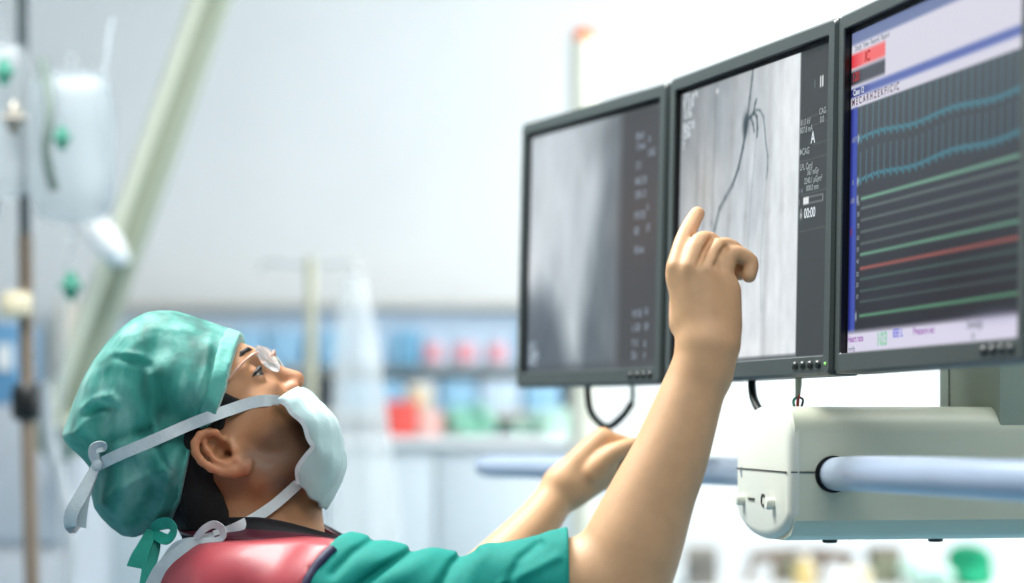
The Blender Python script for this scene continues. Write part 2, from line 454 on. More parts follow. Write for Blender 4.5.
class Paint:
    """a picture painted on a fine grid; u, v in millimetres on the panel"""
    def __init__(s, u0, u1, v0, v1, st):
        s.u = np.arange(u0, u1 + st / 2, st); s.v = np.arange(v0, v1 + st / 2, st)
        s.U, s.V = np.meshgrid(s.u, s.v, indexing='ij'); s.c = np.zeros(s.U.shape + (3,))
    def fill(s, c, mask=None, a=1.0):
        c = np.array(c, float)
        w = np.ones(s.U.shape) * a if mask is None else np.clip(mask, 0, 1) * a
        s.c = s.c * (1 - w[..., None]) + c * w[..., None]
    def rect(s, u0, u1, v0, v1, c, a=1.0, soft=0.5):
        f = lambda x: np.clip(x / soft * 0.5 + 0.5, 0, 1)
        s.fill(c, f(s.U - u0) * f(u1 - s.U) * f(s.V - v0) * f(v1 - s.V), a)
    def line(s, pts, w, c, a=1.0, soft=0.6):
        for (a0, b0), (a1, b1) in zip(pts[:-1], pts[1:]):
            i0, i1 = np.searchsorted(s.u, [min(a0, a1) - w - 3, max(a0, a1) + w + 3]); j0, j1 = np.searchsorted(s.v, [min(b0, b1) - w - 3, max(b0, b1) + w + 3])
            if i1 <= i0 or j1 <= j0: continue
            U = s.U[i0:i1, j0:j1]; V = s.V[i0:i1, j0:j1]
            ex, ey = a1 - a0, b1 - b0
            t = np.clip(((U - a0) * ex + (V - b0) * ey) / (ex * ex + ey * ey + 1e-9), 0, 1)
            d = np.hypot(U - a0 - ex * t, V - b0 - ey * t)
            m = np.clip((w / 2 - d) / soft * 0.5 + 0.5, 0, 1)[..., None] * a
            s.c[i0:i1, j0:j1] = s.c[i0:i1, j0:j1] * (1 - m) + np.array(c, float) * m
    def blob(s, u, v, ru, rv, c, a=1.0, ang=0.0):
        ca, sa = math.cos(ang), math.sin(ang); du, dv = s.U - u, s.V - v
        s.fill(c, np.exp(-(((du * ca + dv * sa) / ru) ** 2 + ((-du * sa + dv * ca) / rv) ** 2)), a)
    def noise(s, su, sv, amp, seed=0):
        r = np.random.RandomState(seed); n = np.zeros(s.U.shape)
        for k in range(3):
            gu, gv = max(2, int((s.u[-1] - s.u[0]) / su * 2 ** k) + 2), max(2, int((s.v[-1] - s.v[0]) / sv * 2 ** k) + 2)
            g = r.rand(gu + 1, gv + 1) - 0.5
            x = (s.U - s.u[0]) / (s.u[-1] - s.u[0]) * (gu - 1); y = (s.V - s.v[0]) / (s.v[-1] - s.v[0]) * (gv - 1)
            i = x.astype(int); j = y.astype(int); fx = x - i; fy = y - j
            fx = fx * fx * (3 - 2 * fx); fy = fy * fy * (3 - 2 * fy)
            n += (g[i, j] * (1 - fx) * (1 - fy) + g[i + 1, j] * fx * (1 - fy) + g[i, j + 1] * (1 - fx) * fy + g[i + 1, j + 1] * fx * fy) / 2 ** k
        s.c += n[..., None] * amp
    def mesh(s, off):
        nu, nv = s.U.shape
        V = np.stack([s.U / 1000 + off, np.full(s.U.shape, 0.0072), s.V / 1000], -1).reshape(-1, 3)
        i = np.arange(nu * nv).reshape(nu, nv)
        Q = np.stack([i[:-1, :-1], i[1:, :-1], i[1:, 1:], i[:-1, 1:]], -1).reshape(-1, 4)
        me = mesh_np('screen', V, Q, False)
        x = np.clip(s.c, 0, 255) / 255.0
        x = np.where(x <= 0.04045, x / 12.92, ((x + 0.055) / 1.055) ** 2.4)
        A = me.color_attributes.new('picture', 'FLOAT_COLOR', 'POINT')
        A.data.foreach_set('color', np.concatenate([x.reshape(-1, 3), np.ones((nu * nv, 1))], 1).astype(np.float32).ravel())
        return me

def loops_mesh(name, loops, cap_end=True, cap_start=False):
    bm = bmesh.new(); L = [[bm.verts.new(p) for p in lp] for lp in loops]
    for a, b in zip(L[:-1], L[1:]):
        for k in range(len(a)):
            q = (k + 1) % len(a); bm.faces.new((a[k], a[q], b[q], b[k]))
    if cap_end: bm.faces.new(L[-1])
    if cap_start: bm.faces.new(L[0][::-1])
    return bm_mesh(name, bm)
def rr(x0, x1, z0, z1, y, r=0.004, n=3):
    out = []
    for cx, cz, a0 in ((x1 - r, z1 - r, 0), (x0 + r, z1 - r, 90), (x0 + r, z0 + r, 180), (x1 - r, z0 + r, 270)):
        for k in range(n + 1):
            a = math.radians(a0 + 90 * k / n); out.append((cx + r * math.cos(a), y, cz + r * math.sin(a)))
    return out
def monitor(pose, label, paint, led):
    yaw, tilt, roll, x, y, z = pose
    paint.rect(-300, 300, 150.5, 300, (6, 8, 10)); paint.rect(-300, -169, -300, 300, (6, 8, 10))
    t = thing('monitor', (x, y, ZC + z), label, 'monitor')
    R = Matrix.Rotation(yaw, 4, 'Z') @ Matrix.Rotation(tilt, 4, 'X') @ Matrix.Rotation(roll, 4, 'Y')
    t.rotation_euler = R.to_euler()
    W, H = 0.2025, 0.17
    ix, z0, z1 = 0.187, -0.151, 0.155
    housing = loops_mesh('housing', [rr(-ix, ix, z0, z1, 0.0012, .002), rr(-ix - .001, ix + .001, z0 - .001, z1 + .001, 0.0, .002),
                                     rr(-W + .003, W - .003, -H + .003, H - .003, 0.0), rr(-W, W, -H, H, 0.003),
                                     rr(-W, W, -H, H, 0.03), rr(-W + .012, W - .012, -H + .012, H - .012, 0.042),
                                     rr(-W + .04, W - .04, -H + .04, H - .04, 0.056)])
    adopt(link('housing', housing, M['bezel']), t)
    sur = loops_mesh('screen_surround', [rr(-ix, ix, z0, z1, 0.0012, .002), rr(-ix, ix, z0, z1, 0.0085, .002)])
    adopt(link('screen_surround', sur, M['black']), t)
    scr = adopt(link('screen', paint.mesh(-0.0155), M['screen']), t)
    for k in range(4):
        b = bmesh.new(); bmesh.ops.create_uvsphere(b, u_segments=16, v_segments=10, radius=1)
        bmesh.ops.scale(b, vec=(.0062, .0036, .0046), verts=b.verts)
        o = adopt(link('button', bm_mesh('button', b, True), M['btn']), t); o.location = (0.128 + 0.0163 * k, 0.0, -0.1595)
    if led:
        b = bmesh.new(); bmesh.ops.create_uvsphere(b, u_segments=12, v_segments=8, radius=.0016)
        o = adopt(link('power_light', bm_mesh('power_light', b, True), M['ledgreen']), t); o.location = (0.193, 0.0, -0.159)
        tag(o, 'lit green power light')
    return t, scr
POSE_L = (-1.16007, -0.0252, -0.00056, 0.08917, 2.75133, 0.2050)
POSE_M = (-1.24006, -0.0241, -0.00755, 0.23845, 2.35239, 0.20643)
POSE_R = (-1.33744, -0.01868, -0.00708, 0.35404, 1.96757, 0.21025)
YT = 0.0068; UO = -0.0155
# left: chest X-ray out of focus, reflection haze painted into its greys
p = Paint(-172, 206, -151, 155, 1.5)
g = np.clip((p.V + 151) / 306, 0, 1)
p.c[:] = (np.array([96, 108, 116])[None, None] * (1 - g[..., None]) + np.array([140, 150, 156])[None, None] * g[..., None])
ps = poly_sdf(p.u, p.v, [(-190, 165), (70, 165), (36, 60), (0, -60), (-16, -138), (-36, -138), (-80, -75), (-130, -42), (-190, -30)])
p.fill((206, 216, 222), np.clip(.5 - ps / 46, 0, 1), 0.9)
p.fill((112, 120, 124), np.clip((p.U - 30 - p.V * 0.1) / 70, 0, 1) * (p.V > -200), 0.7)
p.blob(-165, -15, 38, 40, (236, 242, 246), 0.95)
p.blob(-120, 60, 60, 80, (220, 228, 232), 0.6)
p.blob(-20, 110, 26, 50, (196, 206, 210), 0.5, 0.2)
p.blob(-125, -105, 42, 60, (92, 104, 116), 0.7, -0.3)
p.blob(60, 130, 60, 40, (96, 104, 108), 0.6)
for k in range(5): p.line([(-160 + k * 40, 155), (-110 + k * 34, 40), (-70 + k * 22, -60)], 9, (205, 212, 216), 0.13, 8)
p.noise(30, 50, 14, 1)
p.rect(92, 199, -151, 155, (68, 68, 70), 0.9, 12)
p.blob(150, 20, 60, 50, (96, 82, 76), 0.5)
p.rect(-174, 199, -151, -144, (70, 74, 78), 0.6, 6)
mon, scr = monitor(POSE_L, 'dark grey monitor farthest from camera showing a blurred grey chest x-ray', p, False)
for k, (v, s) in enumerate([(118, '80 kV'), (106, '13 mA'), (84, '12 f'), (66, 'RAO 30'), (50, 'CRA 12'), (26, 'FOV 20'), (8, 'SID'), (-14, '105 cm'), (-88, 'W 210'), (-104, 'L 128'), (-122, 'F 15'), (-136, '25 s')]):
    adopt(text('readout', s, 0.132 + UO, v / 1000, 0.012, E_['ld'], scr, YT, sx=0.7), scr)
for v, s in [(112, 'A'), (96, 'CAG'), (34, '6'), (10, 'LV'), (-86, '16'), (-104, '0.9'), (-124, 'R'), (-138, 'P')]:
    adopt(text('readout', s, 0.163 + UO, v / 1000, 0.012, E_['ld'], scr, YT, sx=0.7), scr)
for v, s in [(-118, 'R 7'), (-128, 'CAG'), (-137, '0:12'), (130, 'A 1'), (118, 'B')]:
    adopt(text('readout', s, -0.160 + UO, v / 1000, 0.013, E_['lb'], scr, YT), scr)
# middle: coronary angiogram
p = Paint(-172, 206, -151, 155, 1.0)
t_ = np.clip((p.U + 173) / 300, 0, 1); h_ = np.clip((p.V + 151) / 306, 0, 1)
base = 182 + 48 * t_ ** 0.7 - 62 * np.clip((h_ - 0.45) / 0.55, 0, 1) * (1 - t_) ** 1.2
p.c[:] = base[..., None] + np.array([-6, 0, 4])[None, None]
p.blob(-110, -60, 50, 90, (232, 236, 238), 0.7)
p.blob(-105, 40, 40, 40, (206, 200, 192), 0.5)
p.blob(105, 60, 36, 140, (240, 246, 247), 0.9)
p.blob(-60, 120, 26, 50, (150, 160, 166), 0.6); p.blob(20, 30, 40, 70, (196, 206, 212), 0.5)
p.blob(40, -90, 90, 70, (240, 245, 248), 0.75); p.blob(0, -138, 130, 14, (246, 248, 250), 0.6)
for u0, u1, c, w in ((-74, -92, 120, 3.0), (-122, -128, 150, 9), (62, 52, 186, 12), (-30, -48, 176, 10), (14, -8, 178, 6), (84, 92, 210, 10), (-100, -112, 160, 5)):
    p.line([(u0, 155), ((u0 + u1) / 2 + 3, 0), (u1, -151)], w, (c - 4, c, c + 3), 0.45, 4)
p.noise(24, 60, 20, 3); p.noise(9, 14, 8, 4)
V1 = [(18, 155), (16, 142), (11, 122), (6, 104), (2, 88), (-4, 72), (-14, 52), (-28, 36), (-46, 24), (-60, 14), (-72, -6), (-80, -30), (-84, -60)]
p.line(V1[:4], 4.0, (92, 106, 112), 0.85, 1.5); p.line(V1[3:8], 4.6, (74, 90, 98), 0.9, 1.5); p.line(V1[7:], 5.0, (104, 116, 122), 0.8, 2)
p.blob(3, 98, 7, 10, (40, 56, 64), 0.95); p.blob(0, 90, 5, 9, (46, 62, 70), 0.8)
p.line([(4, 100), (14, 102), (22, 106), (29, 100), (31, 88), (30, 80)], 3.6, (66, 82, 90), 0.85, 1.2)
p.line([(14, 102), (20, 94), (23, 86)], 3.2, (70, 86, 94), 0.8, 1.2); p.line([(20, 104), (24, 114), (27, 118)], 3.4, (66, 82, 90), 0.8, 1.2)
p.line([(24, 108), (36, 106), (45, 98), (49, 84), (52, 70), (57, 56), (57, 44), (55, 34)], 2.4, (104, 120, 126), 0.85, 1.2)
p.line([(30, 84), (26, 60), (20, 30), (16, 0), (12, -40)], 2, (150, 160, 166), 0.5, 1.5)
p.line([(55, 34), (50, 0), (44, -50), (48, -100)], 3, (176, 186, 190), 0.5, 2)
p.blob(-72, 141, 3, 3, (250, 252, 255), 0.9)
p.rect(129, 199, -151, 155, (62, 68, 69), 1.0, 2)
p.rect(-173, 129, -151, -147, (60, 66, 70), 0.8, 2)
for v, u0, u1 in ((84, 150, 199), (75, 158, 199), (56, 160, 199), (42, 132, 199), (9, 134, 199), (-27, 134, 199)): p.line([(u0, v), (u1, v + 1)], 0.8, (96, 102, 102), 0.9)
p.rect(140, 183, -1, 6, (150, 156, 156), 1); p.rect(141.5, 181.5, 0, 5, (62, 68, 69), 1); p.rect(140, 152, -1, 6, (236, 240, 240), 1)
p.blob(135.5, -11, 2.6, 3.6, (200, 208, 206), 1.0); p.rect(134.9, 136.1, -7, -4.5, (200, 208, 206), 1)
p.rect(172, 174.4, 110, 121, (235, 240, 240), 1); p.rect(176.5, 179, 110, 121, (235, 240, 240), 1); p.rect(160, 161.5, 111, 119, (110, 124, 122), 1)
mon, scr = monitor(POSE_M, 'dark grey monitor in the middle showing a bright coronary angiogram and 00:00 timer', p, True)
for s, u, v, sz, k in [('81.0 kV', 132, 80, .0085, 'g'), ('807.8 mA', 131, 72.5, .0085, 'g'), ('CAG', 172, 86, .0085, 'g'), ('0.0', 174, 78, .0085, 'g'), ('A', 155, 62.5, .016, 'w'), ('CAG', 136, 51, .0095, 'g'),
                       ('LPL Card', 132, 36, .0088, 'g'), ('367 mGy', 148, 29.5, .0082, 'g'), ('2240.1 \u00b5Gym\u00b2', 142, 21.5, .0082, 'g'), ('000.0 mm', 147, 14, .008, 'g'),
                       ('1 H', 130.5, 12.5, .007, 'dim'), ('2', 130.5, 2, .007, 'dim'), ('00:00', 143, -10.5, .0135, 'w')]:
    adopt(text('readout', s, u / 1000 + UO, v / 1000, sz, E_[k], scr, YT, sx=0.82), scr)
adopt(text('readout', '\u25b6', 0.1302 + UO, 0.051, .008, E_['g'], scr, YT), scr)
for s, v in (('27/1 of 4', 145), ('R 12.4', 136), ('15 f/s', 126), ('RAO 8', 113), ('CRA', 104), ('7', 92)):
    adopt(text('readout', s, -0.162 + UO, v / 1000, .0125, E_['w'], scr, YT, sx=0.85), scr)
for s, v in (('R 3', -118), ('LV', -127), ('1:20', -136)): adopt(text('readout', s, -0.162 + UO, v / 1000, .012, E_['lb'], scr, YT, sx=0.9), scr)
adopt(text('readout', '27 / 48', 0.098 + UO, -0.140, .008, E_['w'], scr, YT, sx=0.8), scr)
# right: pressure and ECG traces
p = Paint(-172, 206, -152, 155, 1.0)
sh = np.clip((p.V + 131) / 210, 0, 1)[..., None]
p.c[:] = np.array([27, 29, 37])[None, None] * (1 - sh) + np.array([74, 82, 88])[None, None] * sh
p.blob(70, -95, 90, 36, (24, 24, 34), 0.9)
p.rect(-173, 199, 79, 155, (220, 218, 232), 1)
p.rect(-173, 199, 139, 155, (116, 130, 172), 1, 2)
p.rect(-173, -88, 117, 130.5, (250, 112, 112), 1, 2); p.fill((232, 30, 50), np.clip((-140 - p.U) / 30, 0, 1) * ((p.V > 117) & (p.V < 130)), 0.8)
p.rect(-173, -88, 101, 114.5, (78, 82, 92), 1, 2); p.fill((40, 20, 34), np.clip((-140 - p.U) / 30, 0, 1) * ((p.V > 101) & (p.V < 114)), 0.7)
p.rect(-173, 199, 89.5, 97.5, (92, 110, 178), 1, 2); p.fill((20, 20, 100), np.clip((-120 - p.U) / 50, 0, 1) * ((p.V > 89.5) & (p.V < 97.5)), 0.8)
p.rect(-173, -152, -131, 79, (58, 80, 178), 1, 2); p.fill((14, 14, 96), np.clip((-160 - p.U) / 10, 0, 1) * ((p.V > -131) & (p.V < 79)), 0.9)
for base_, b2, hgt, top, seed in ((48, 46, 40, 79, 1), (9, 12, 26, 40, 2)):
    r = np.random.RandomState(seed); pts = []; u = -150.0; k = 0
    while u < 199:
        bl = base_ + (b2 - base_) * (u + 150) / 340 + 1.8 * math.sin(k * .55)
        pts += [(u, bl), (u + 3, bl + 2), (u + 5, bl + .5), (u + 7.5, bl - 3), (u + 10, bl + 2.5), (u + 13, bl + 1)]
        p.line([(u + 6, bl), (u + 6.6, min(bl + hgt, top - 1))], 1.7, (96, 150, 166), 0.75, 1.2)
        u += 14.2; k += 1
    p.line(pts, 1.3, (70, 160, 180), 0.85, 1.2)
for v, c, w in ((-8, (140, 206, 170), 2.6), (-17, (128, 146, 140), 1.6), (-28, (120, 138, 132), 1.6), (-39, (116, 134, 128), 1.6), (-50, (112, 130, 124), 1.6), (-60, (130, 200, 160), 2.4),
                (-73, (190, 96, 84), 2.8), (-83, (84, 124, 110), 1.6), (-94, (78, 112, 104), 1.6), (-104, (84, 110, 104), 1.4), (-117, (112, 190, 140), 2.4)):
    p.line([(-140, v), (199, v + 2)], w, c, 0.85, 1.4)
p.rect(-173, 199, -152, -131, (222, 218, 238), 1, 3)
p.blob(150, -131, 60, 6, (150, 150, 180), 0.4)
for v in (49, 9, -8, -117): p.rect(-151, -148, v - 4, v + 4, (210, 220, 240), 0.9, 2)
p.rect(-166, -162, -40, -34, (150, 30, 70), 0.9, 2)
mon, scr = monitor(POSE_R, 'dark grey monitor nearest the camera showing blue and green patient traces', p, False)
for s, u, v, sz, k in [('Study  View  Record  Report', -160, 135, .007, 'dim'), ('IC', -136, 123, .014, 'red'), ('120', -166, 108, .012, 'red'), ('Case 12', -163, 93.5, .008, 'w'), ('M E C A R H Z E K F I C I C', -166, 84.5, .0095, 'dk'),
                       ('ART', -164, 49, .007, 'dim'), ('II', -162, 9, .007, 'dim'), ('100', -166, -8, .007, 'dim'), ('Heart rate', -168, -138, .009, 'pu'), ('103', -98, -141, .017, 'gn'),
                       ('EEE L', -60, -137, .010, 'bl'), ('Pressure set', -15, -137, .009, 'pu'), ('Sweep', 95, -136, .012, 'dim'), ('25', 104, -146, .008, 'dim'), ('mmHg', -166, -147, .006, 'dim')]:
    adopt(text('readout', s, u / 1000 + UO, v / 1000, sz, E_[k], scr, YT), scr)
for k, v in enumerate((-12, -22, -33, -44, -55, -66, -78, -88, -99)): adopt(text('readout', str(90 - 10 * k), -0.149 + UO, v / 1000, .006, E_['dim'], scr, YT), scr)

# ------------------------------------------------------------------ the suspended carrier below the screens
A = math.radians(10)
sus = thing('monitor_suspension', (0.2665, 2.2, 1.4258), 'cream ceiling suspension unit with long housing, round end cap and blue handle rails', 'medical equipment')
sus.rotation_euler = (0, 0, A)
def prof_housing(x, ins=0.0):
    w, h = 0.19, 0.129; o = []
    o += [(ins, .021), (ins, .104)]
    for k in range(1, 7):
        a = PI - PI / 2 * k / 6; o.append((.03 + (.03 - ins) * math.cos(a), .104 + (.025 - ins) * math.sin(a)))
    for k in range(0, 7):
        a = PI / 2 - PI / 2 * k / 6; o.append((.16 + (.03 - ins) * math.cos(a), .104 + (.025 - ins) * math.sin(a)))
    o = o[:8]
    for cy, cz, ry, rz, a0, a1 in ((.095, .085, .095, .044, 90, 0), (.095, .03, .095, .03, 0, -90)):
        for k in range(0, 9):
            a = math.radians(a0 + (a1 - a0) * k / 8); o.append((cy + (ry - ins) * math.cos(a), cz + (rz - ins) * math.sin(a)))
    o += [(.04, ins), (.014, .007), (ins + .002, .019)]
    return [(x, a, b * 1.035) for a, b in o]
hs = loops_mesh('housing', [prof_housing(.007, .001), prof_housing(.75, .001)], True, True)
for q in hs.polygons: q.use_smooth = True
hs.set_sharp_from_angle(angle=math.radians(40))
adopt(link('housing', hs, M['cream2']), sus)
def prof_cap(x, ins):
    o = []
    for cy, cz, ry, rz, a0, a1 in ((.03, .095, .03, .034, 180, 90), (.095, .085, .095, .044, 90, 0), (.095, .03, .095, .03, 0, -90), (.095, .03, .095, .03, -90, -180)):
        for k in range(0, 9):
            a = math.radians(a0 + (a1 - a0) * k / 8)
            y = cy + (ry - ins) * math.cos(a); z = (cz + (rz - ins) * math.sin(a)) * 1.035
            if o and abs(o[-1][1] - y) + abs(o[-1][2] - z) < 1e-6: continue
            o.append((x, y, z))
    return o
cp = loops_mesh('end_cap', [prof_cap(0, .010), prof_cap(.0015, .005), prof_cap(.004, .0015), prof_cap(.007, 0), prof_cap(.011, -.0005)], True, True)
for q in cp.polygons: q.use_smooth = True
cp.set_sharp_from_angle(angle=math.radians(50))
cap_o = adopt(link('end_cap', cp, M['cream']), sus); tag(cap_o, 'smooth ivory end cap')
adopt(box('parting_line', (-.0002, .095, .0690), (.0014, .176, .0011), M['btn'], bev=0), sus)
adopt(box('parting_line', (.018, .0002, .0690), (.03, .0010, .0011), M['btn'], bev=0), sus)
for y in (.050, .158):
    k = lathe('knob', [(.0048, 0), (.0060, .001), (.0062, .007), (.0052, .009)], (0, 0, 0), M['cream'], seg=20)
    k.rotation_euler = (0, -PI / 2, 0); k.location = (.001, y, .0370); adopt(k, sus)
mk = box('dash_mark', (-.0003, .127, .0385), (.0014, .022, .0024), M['btn'], bev=0); adopt(mk, sus)
tx = text('letter_mark', 'C', 0, 0, .018, M['btn'], None, thick=.0006, align='CENTER')
tx.rotation_euler = (PI / 2, 0, -PI / 2); tx.location = (-.0003, .086, .0380); adopt(tx, sus)
inv = sus.matrix_basis.inverted() if False else (Matrix.Translation(sus.location) @ Matrix.Rotation(A, 4, 'Z')).inverted()
def loc_pts(pts): return [inv @ Vector(q) for q in pts]
rl = adopt(tube('handle_rail', loc_pts([P(834, 474, 2.25), P(836, 474, 2.206), P(845, 474, 2.13), P(866, 474, 2.03), P(930, 476.5, 1.89), P(1024, 481, 1.74), P(1130, 486, 1.62)]), .0162, M['rail'], seg=24, n=6), sus)
tag(rl, 'pale blue rail running toward the camera')
rl = adopt(tube('handle_rail', loc_pts([P(756, 472, 2.36), P(735, 471.5, 2.56), P(600, 468, 2.95), P(493, 466, 3.28), P(486, 466, 3.30)]), [.0162, .0162, .0162, .0162, .011], M['rail'], seg=24, n=6), sus)
tag(rl, 'pale blue rail behind the raised arm')
sk = lathe('rail_socket', [(.0162, 0), (.0180, 0), (.0180, .0022), (.0162, .0022)], (.0452, -.001, .0668), M['black'], seg=32); sk.rotation_euler = (-PI / 2, 0, 0); adopt(sk, sus)
for x in (.058, .168):
    f = lathe('foot', [(.0075, 0), (.0075, -.0025), (.006, -.0035)], (x, .05, .001), M['btn'], seg=20); adopt(f, sus)
adopt(box('column', (.30, .085, .89), (.168, .166, 1.56), M['column'], bev=.002), sus)
adopt(box('column_seam', (.2158, .138, .89), (.0012, .0016, 1.55), M['btn'], bev=0), sus)
zz = 1.77
adopt(tube('mount_arm', loc_pts([(.162, 2.783, zz), (.314, 2.378, zz), (.432, 1.98, zz)]), .018, M['btn'], n=8), sus)
adopt(tube('mount_arm', loc_pts([(.314, 2.378, zz), (.40, 2.37, zz), (.52, 2.36, zz)]), .022, M['btn'], n=4), sus)
for px_, py_, nx, ny in ((.0892, 2.7513, .917, .399), (.2384, 2.3524, .946, .325), (.3546, 1.9602, .970, .243)):
    adopt(tube('mount_stub', loc_pts([(px_ + nx * .060, py_ + ny * .060, zz), (px_ + nx * .085, py_ + ny * .085, zz)]), .03, M['btn'], n=1), sus)
# cables
tag(tube('cable', [P(589, 372, 2.80), P(588, 392, 2.80), P(592, 414, 2.80), P(607, 427, 2.79), P(622, 417, 2.78), P(632, 403, 2.78)], .0042, M['cable']), 'black cable looping below the blurred x-ray monitor', 'cable')
tag(tube('cable', [P(632, 404, 2.78), P(633, 392, 2.78), P(630, 370, 2.78)], .003, M['greycable']), 'thin grey cable above the black cable loop', 'cable')
tag(tube('cable', [P(752, 366, 2.40), P(752, 386, 2.38), P(755, 402, 2.36), P(766, 420, 2.33)], .0042, M['cable']), 'black cable dropping behind the rounded end cap', 'cable')
gc = thing('cable', P(798, 372, 2.28), 'grey cable with red and green plug beside the middle monitor timer buttons', 'cable')
reparent(tube('sheath', [P(798, 366, 2.28), P(798.5, 384, 2.28), P(797.5, 398, 2.28)], [.0035, .0033, .0022], M['greycable']), gc)
reparent(tube('plug', [P(799, 394, 2.279), P(798, 400, 2.279), P(797.5, 409, 2.28)], .0016, M['red'], seg=8), gc)
reparent(tube('wire', [P(797, 397, 2.276), P(793.5, 401, 2.276), P(795, 409, 2.278)], .0014, M['green'], seg=8), gc)
reparent(tube('wire', [P(799, 397, 2.282), P(803, 400, 2.282), P(801, 408, 2.282)], .0012, M['cable'], seg=8), gc)

# ------------------------------------------------------------------ the person
S7 = math.sqrt(0.5)
HC = P(190, 425, 2.30)
def H(f, lat, u):
    """head frame in millimetres: forward, away from the camera, up (the head is tipped back 45 degrees)"""
    return (HC.x + (f - u) * S7 / 1000, HC.y + lat / 1000, HC.z + (f + u) * S7 / 1000)
HR = [(S7, 0, S7), (0, 1, 0), (-S7, 0, S7)]
person = thing('person', (-0.24, 2.30, 0.0), 'person in teal scrubs, green cap and white mask pointing at the middle monitor', 'person')
PERS = Matrix.Translation(person.location)

B = Field((-0.50, 1.99, 1.04), (0.28, 2.72, 1.78), 0.002)
def he(f, l, u, rf, rl, ru, k=.014): B.ell(H(f, l, u), (rf / 1000, rl / 1000, ru / 1000), HR, k)
def hc(a, b, r1, r2, k=.010, op='add'): B.cone(H(*a), H(*b), r1 / 1000, r2 / 1000, k, op)
# skull and face
he(0, 0, 0, 97, 76, 85); he(44, 0, -6, 54, 63, 52)
he(46, 0, -52, 46, 60, 56); he(66, 0, -66, 34, 40, 38)
for s in (-1, 1):
    hc((66, s * 46, -40), (20, s * 62, -48), 15, 11)
    hc((16, s * 56, -60), (20, s * 52, -90), 15, 15)
    hc((20, s * 52, -90), (68, s * 15, -110), 15, 14)
    hc((91, s * 8, 1), (78, s * 43, -3), 8, 8, .012)
    hc((72, s * 26, -40), (80, s * 30, -34), 14, 12, .012)
he(46, 0, -90, 36, 44, 30); hc((70, -6, -108), (70, 6, -108), 15, 15)
hc((88, -14, -84), (88, 14, -84), 9, 9)                                   # lips
hc((92, 0, -6), (95, 0, -16), 9, 7.5, .010); hc((95, 0, -16), (107, 0, -43), 7.5, 9.5, .008)   # nose
for s in (-1, 1):
    hc((98, s * 11, -48), (101, s * 10, -49), 7.5, 7, .006)
    B.ell(H(95, s * 35, -15), (.013, .016, .012), HR, .012, 'sub')        # eye sockets
    B.ell(H(79, s * 33, -15), (.0132, .0135, .0132), HR, .004)            # lids
    B.ell(H(93, s * 34, -15.5), (.013, .0135, .0026), HR, .002, 'sub')    # lid opening
    B.cone(H(113, s * 8, -53), H(104, s * 7, -52), .0042, .0036, .0015, 'sub')   # nostrils
NECK_A, NECK_B = P(232, 470, 2.30), P(256, 572, 2.30)
B.cone(NECK_A, NECK_B, .056, .060, .020)
B.cone(P(296, 492, 2.30), P(293, 556, 2.30), .024, .032, .030)
HEAD = B.copy()                                                            # before ears and shoulders: hair follows this
# ears
def ear(side):
    def E(px, py, lat): q = P(px, py, 2.30 - lat / 1000); return (q.x, 2.30 + side * lat / 1000, q.z)
    rim = [(222, 441, 72), (216, 432.5, 77), (208, 431.5, 80), (200, 435, 83), (194.5, 443, 85), (195.5, 453, 86), (201.5, 461.5, 85), (211, 468.5, 83), (223, 472.5, 80)]
    B.chain([E(*q) for q in rim], [.0030, .0036, .0040, .0042, .0042, .0042, .0042, .0040, .0040], .002)
    B.chain([E(*q) for q in [(223, 472.5, 80), (234, 472, 78), (244, 468, 76), (249, 462, 73)]], [.0042, .0058, .0066, .0052], .004)
    B.chain([E(*q) for q in [(204, 440, 79), (208, 451, 80), (216, 460, 80), (227, 465.5, 79), (236, 460, 78)]], [.0032, .0036, .0036, .0036, .0040], .003)
    for q, r in (((207, 446, 74), .010), ((212, 454, 73), .011), ((224, 462, 72), .011), ((238, 464, 71), .010)): B.ell(E(*q), (r, .0055, r), None, .004)
    B.chain([E(229, 442, 71), E(233, 450, 73), E(237, 456, 72)], [.004, .0046, .004], .003)      # tragus
    B.ell(E(221, 450, 77), (.0085, .012, .0090), None, .003, 'sub')
    B.ell(E(213, 443, 79), (.0062, .0080, .0062), None, .002, 'sub')
    B.ell(E(227, 454, 72), (.0050, .016, .0040), None, .002, 'sub')
ear(-1); ear(1)
# torso
def torso(Fd):
    Fd.ell((-.250, 2.30, 1.20), (.112, .165, .185), None, .03)
    Fd.ell((-.280, 2.29, 1.29), (.078, .135, .125), None, .03)
    Fd.ell((-.242, 2.30, 1.02), (.112, .150, .20), None, .05)
    Fd.cone(P(250, 590, 2.28), P(335, 612, 2.125), .050, .060, .035)
    Fd.cone(P(250, 590, 2.32), P(300, 622, 2.47), .050, .060, .035)
    Fd.cone(P(222, 590, 2.25), P(260, 604, 2.17), .048, .055, .03)
torso(B)
# right arm (near the camera)
B.limb([P(343, 611, 2.125), P(400, 612, 2.11), P(480, 611, 2.10), P(560, 594, 2.085), P(611, 592, 2.08)], [.061, .054, .0485, .0500, .0485], .02)
B.limb([P(611, 592, 2.08), P(630, 552, 2.08), P(652, 497, 2.085), P(670, 456, 2.09), P(694, 388, 2.10), P(708, 350, 2.10)], [.0485, .0460, .0392, .0352, .0288, .0255], .012)
B.chain([P(701, 372, 2.098), P(700, 345, 2.100)], [.020, .018], .012); B.chain([P(708, 372, 2.102), P(715, 345, 2.102)], [.021, .019], .012)
d0 = 2.10
for base, mcp, r1, r2 in (((695, 342, 2.102), (678, 276, 2.109), .0160, .0108), ((702, 344, 2.0955), (690, 274, 2.103), .0160, .0108), ((712, 344, 2.0955), (706, 276, 2.104), .0160, .0108), ((721, 340, 2.102), (722, 280, 2.113), .0165, .0108)):
    B.cone(P(*base), P(*mcp), r1, r2, .009)
B.cone(P(725, 324, 2.110), P(727, 292, 2.114), .0145, .0125, .012)
B.cone(P(690, 322, 2.112), P(690, 290, 2.116), .0150, .0110, .012)
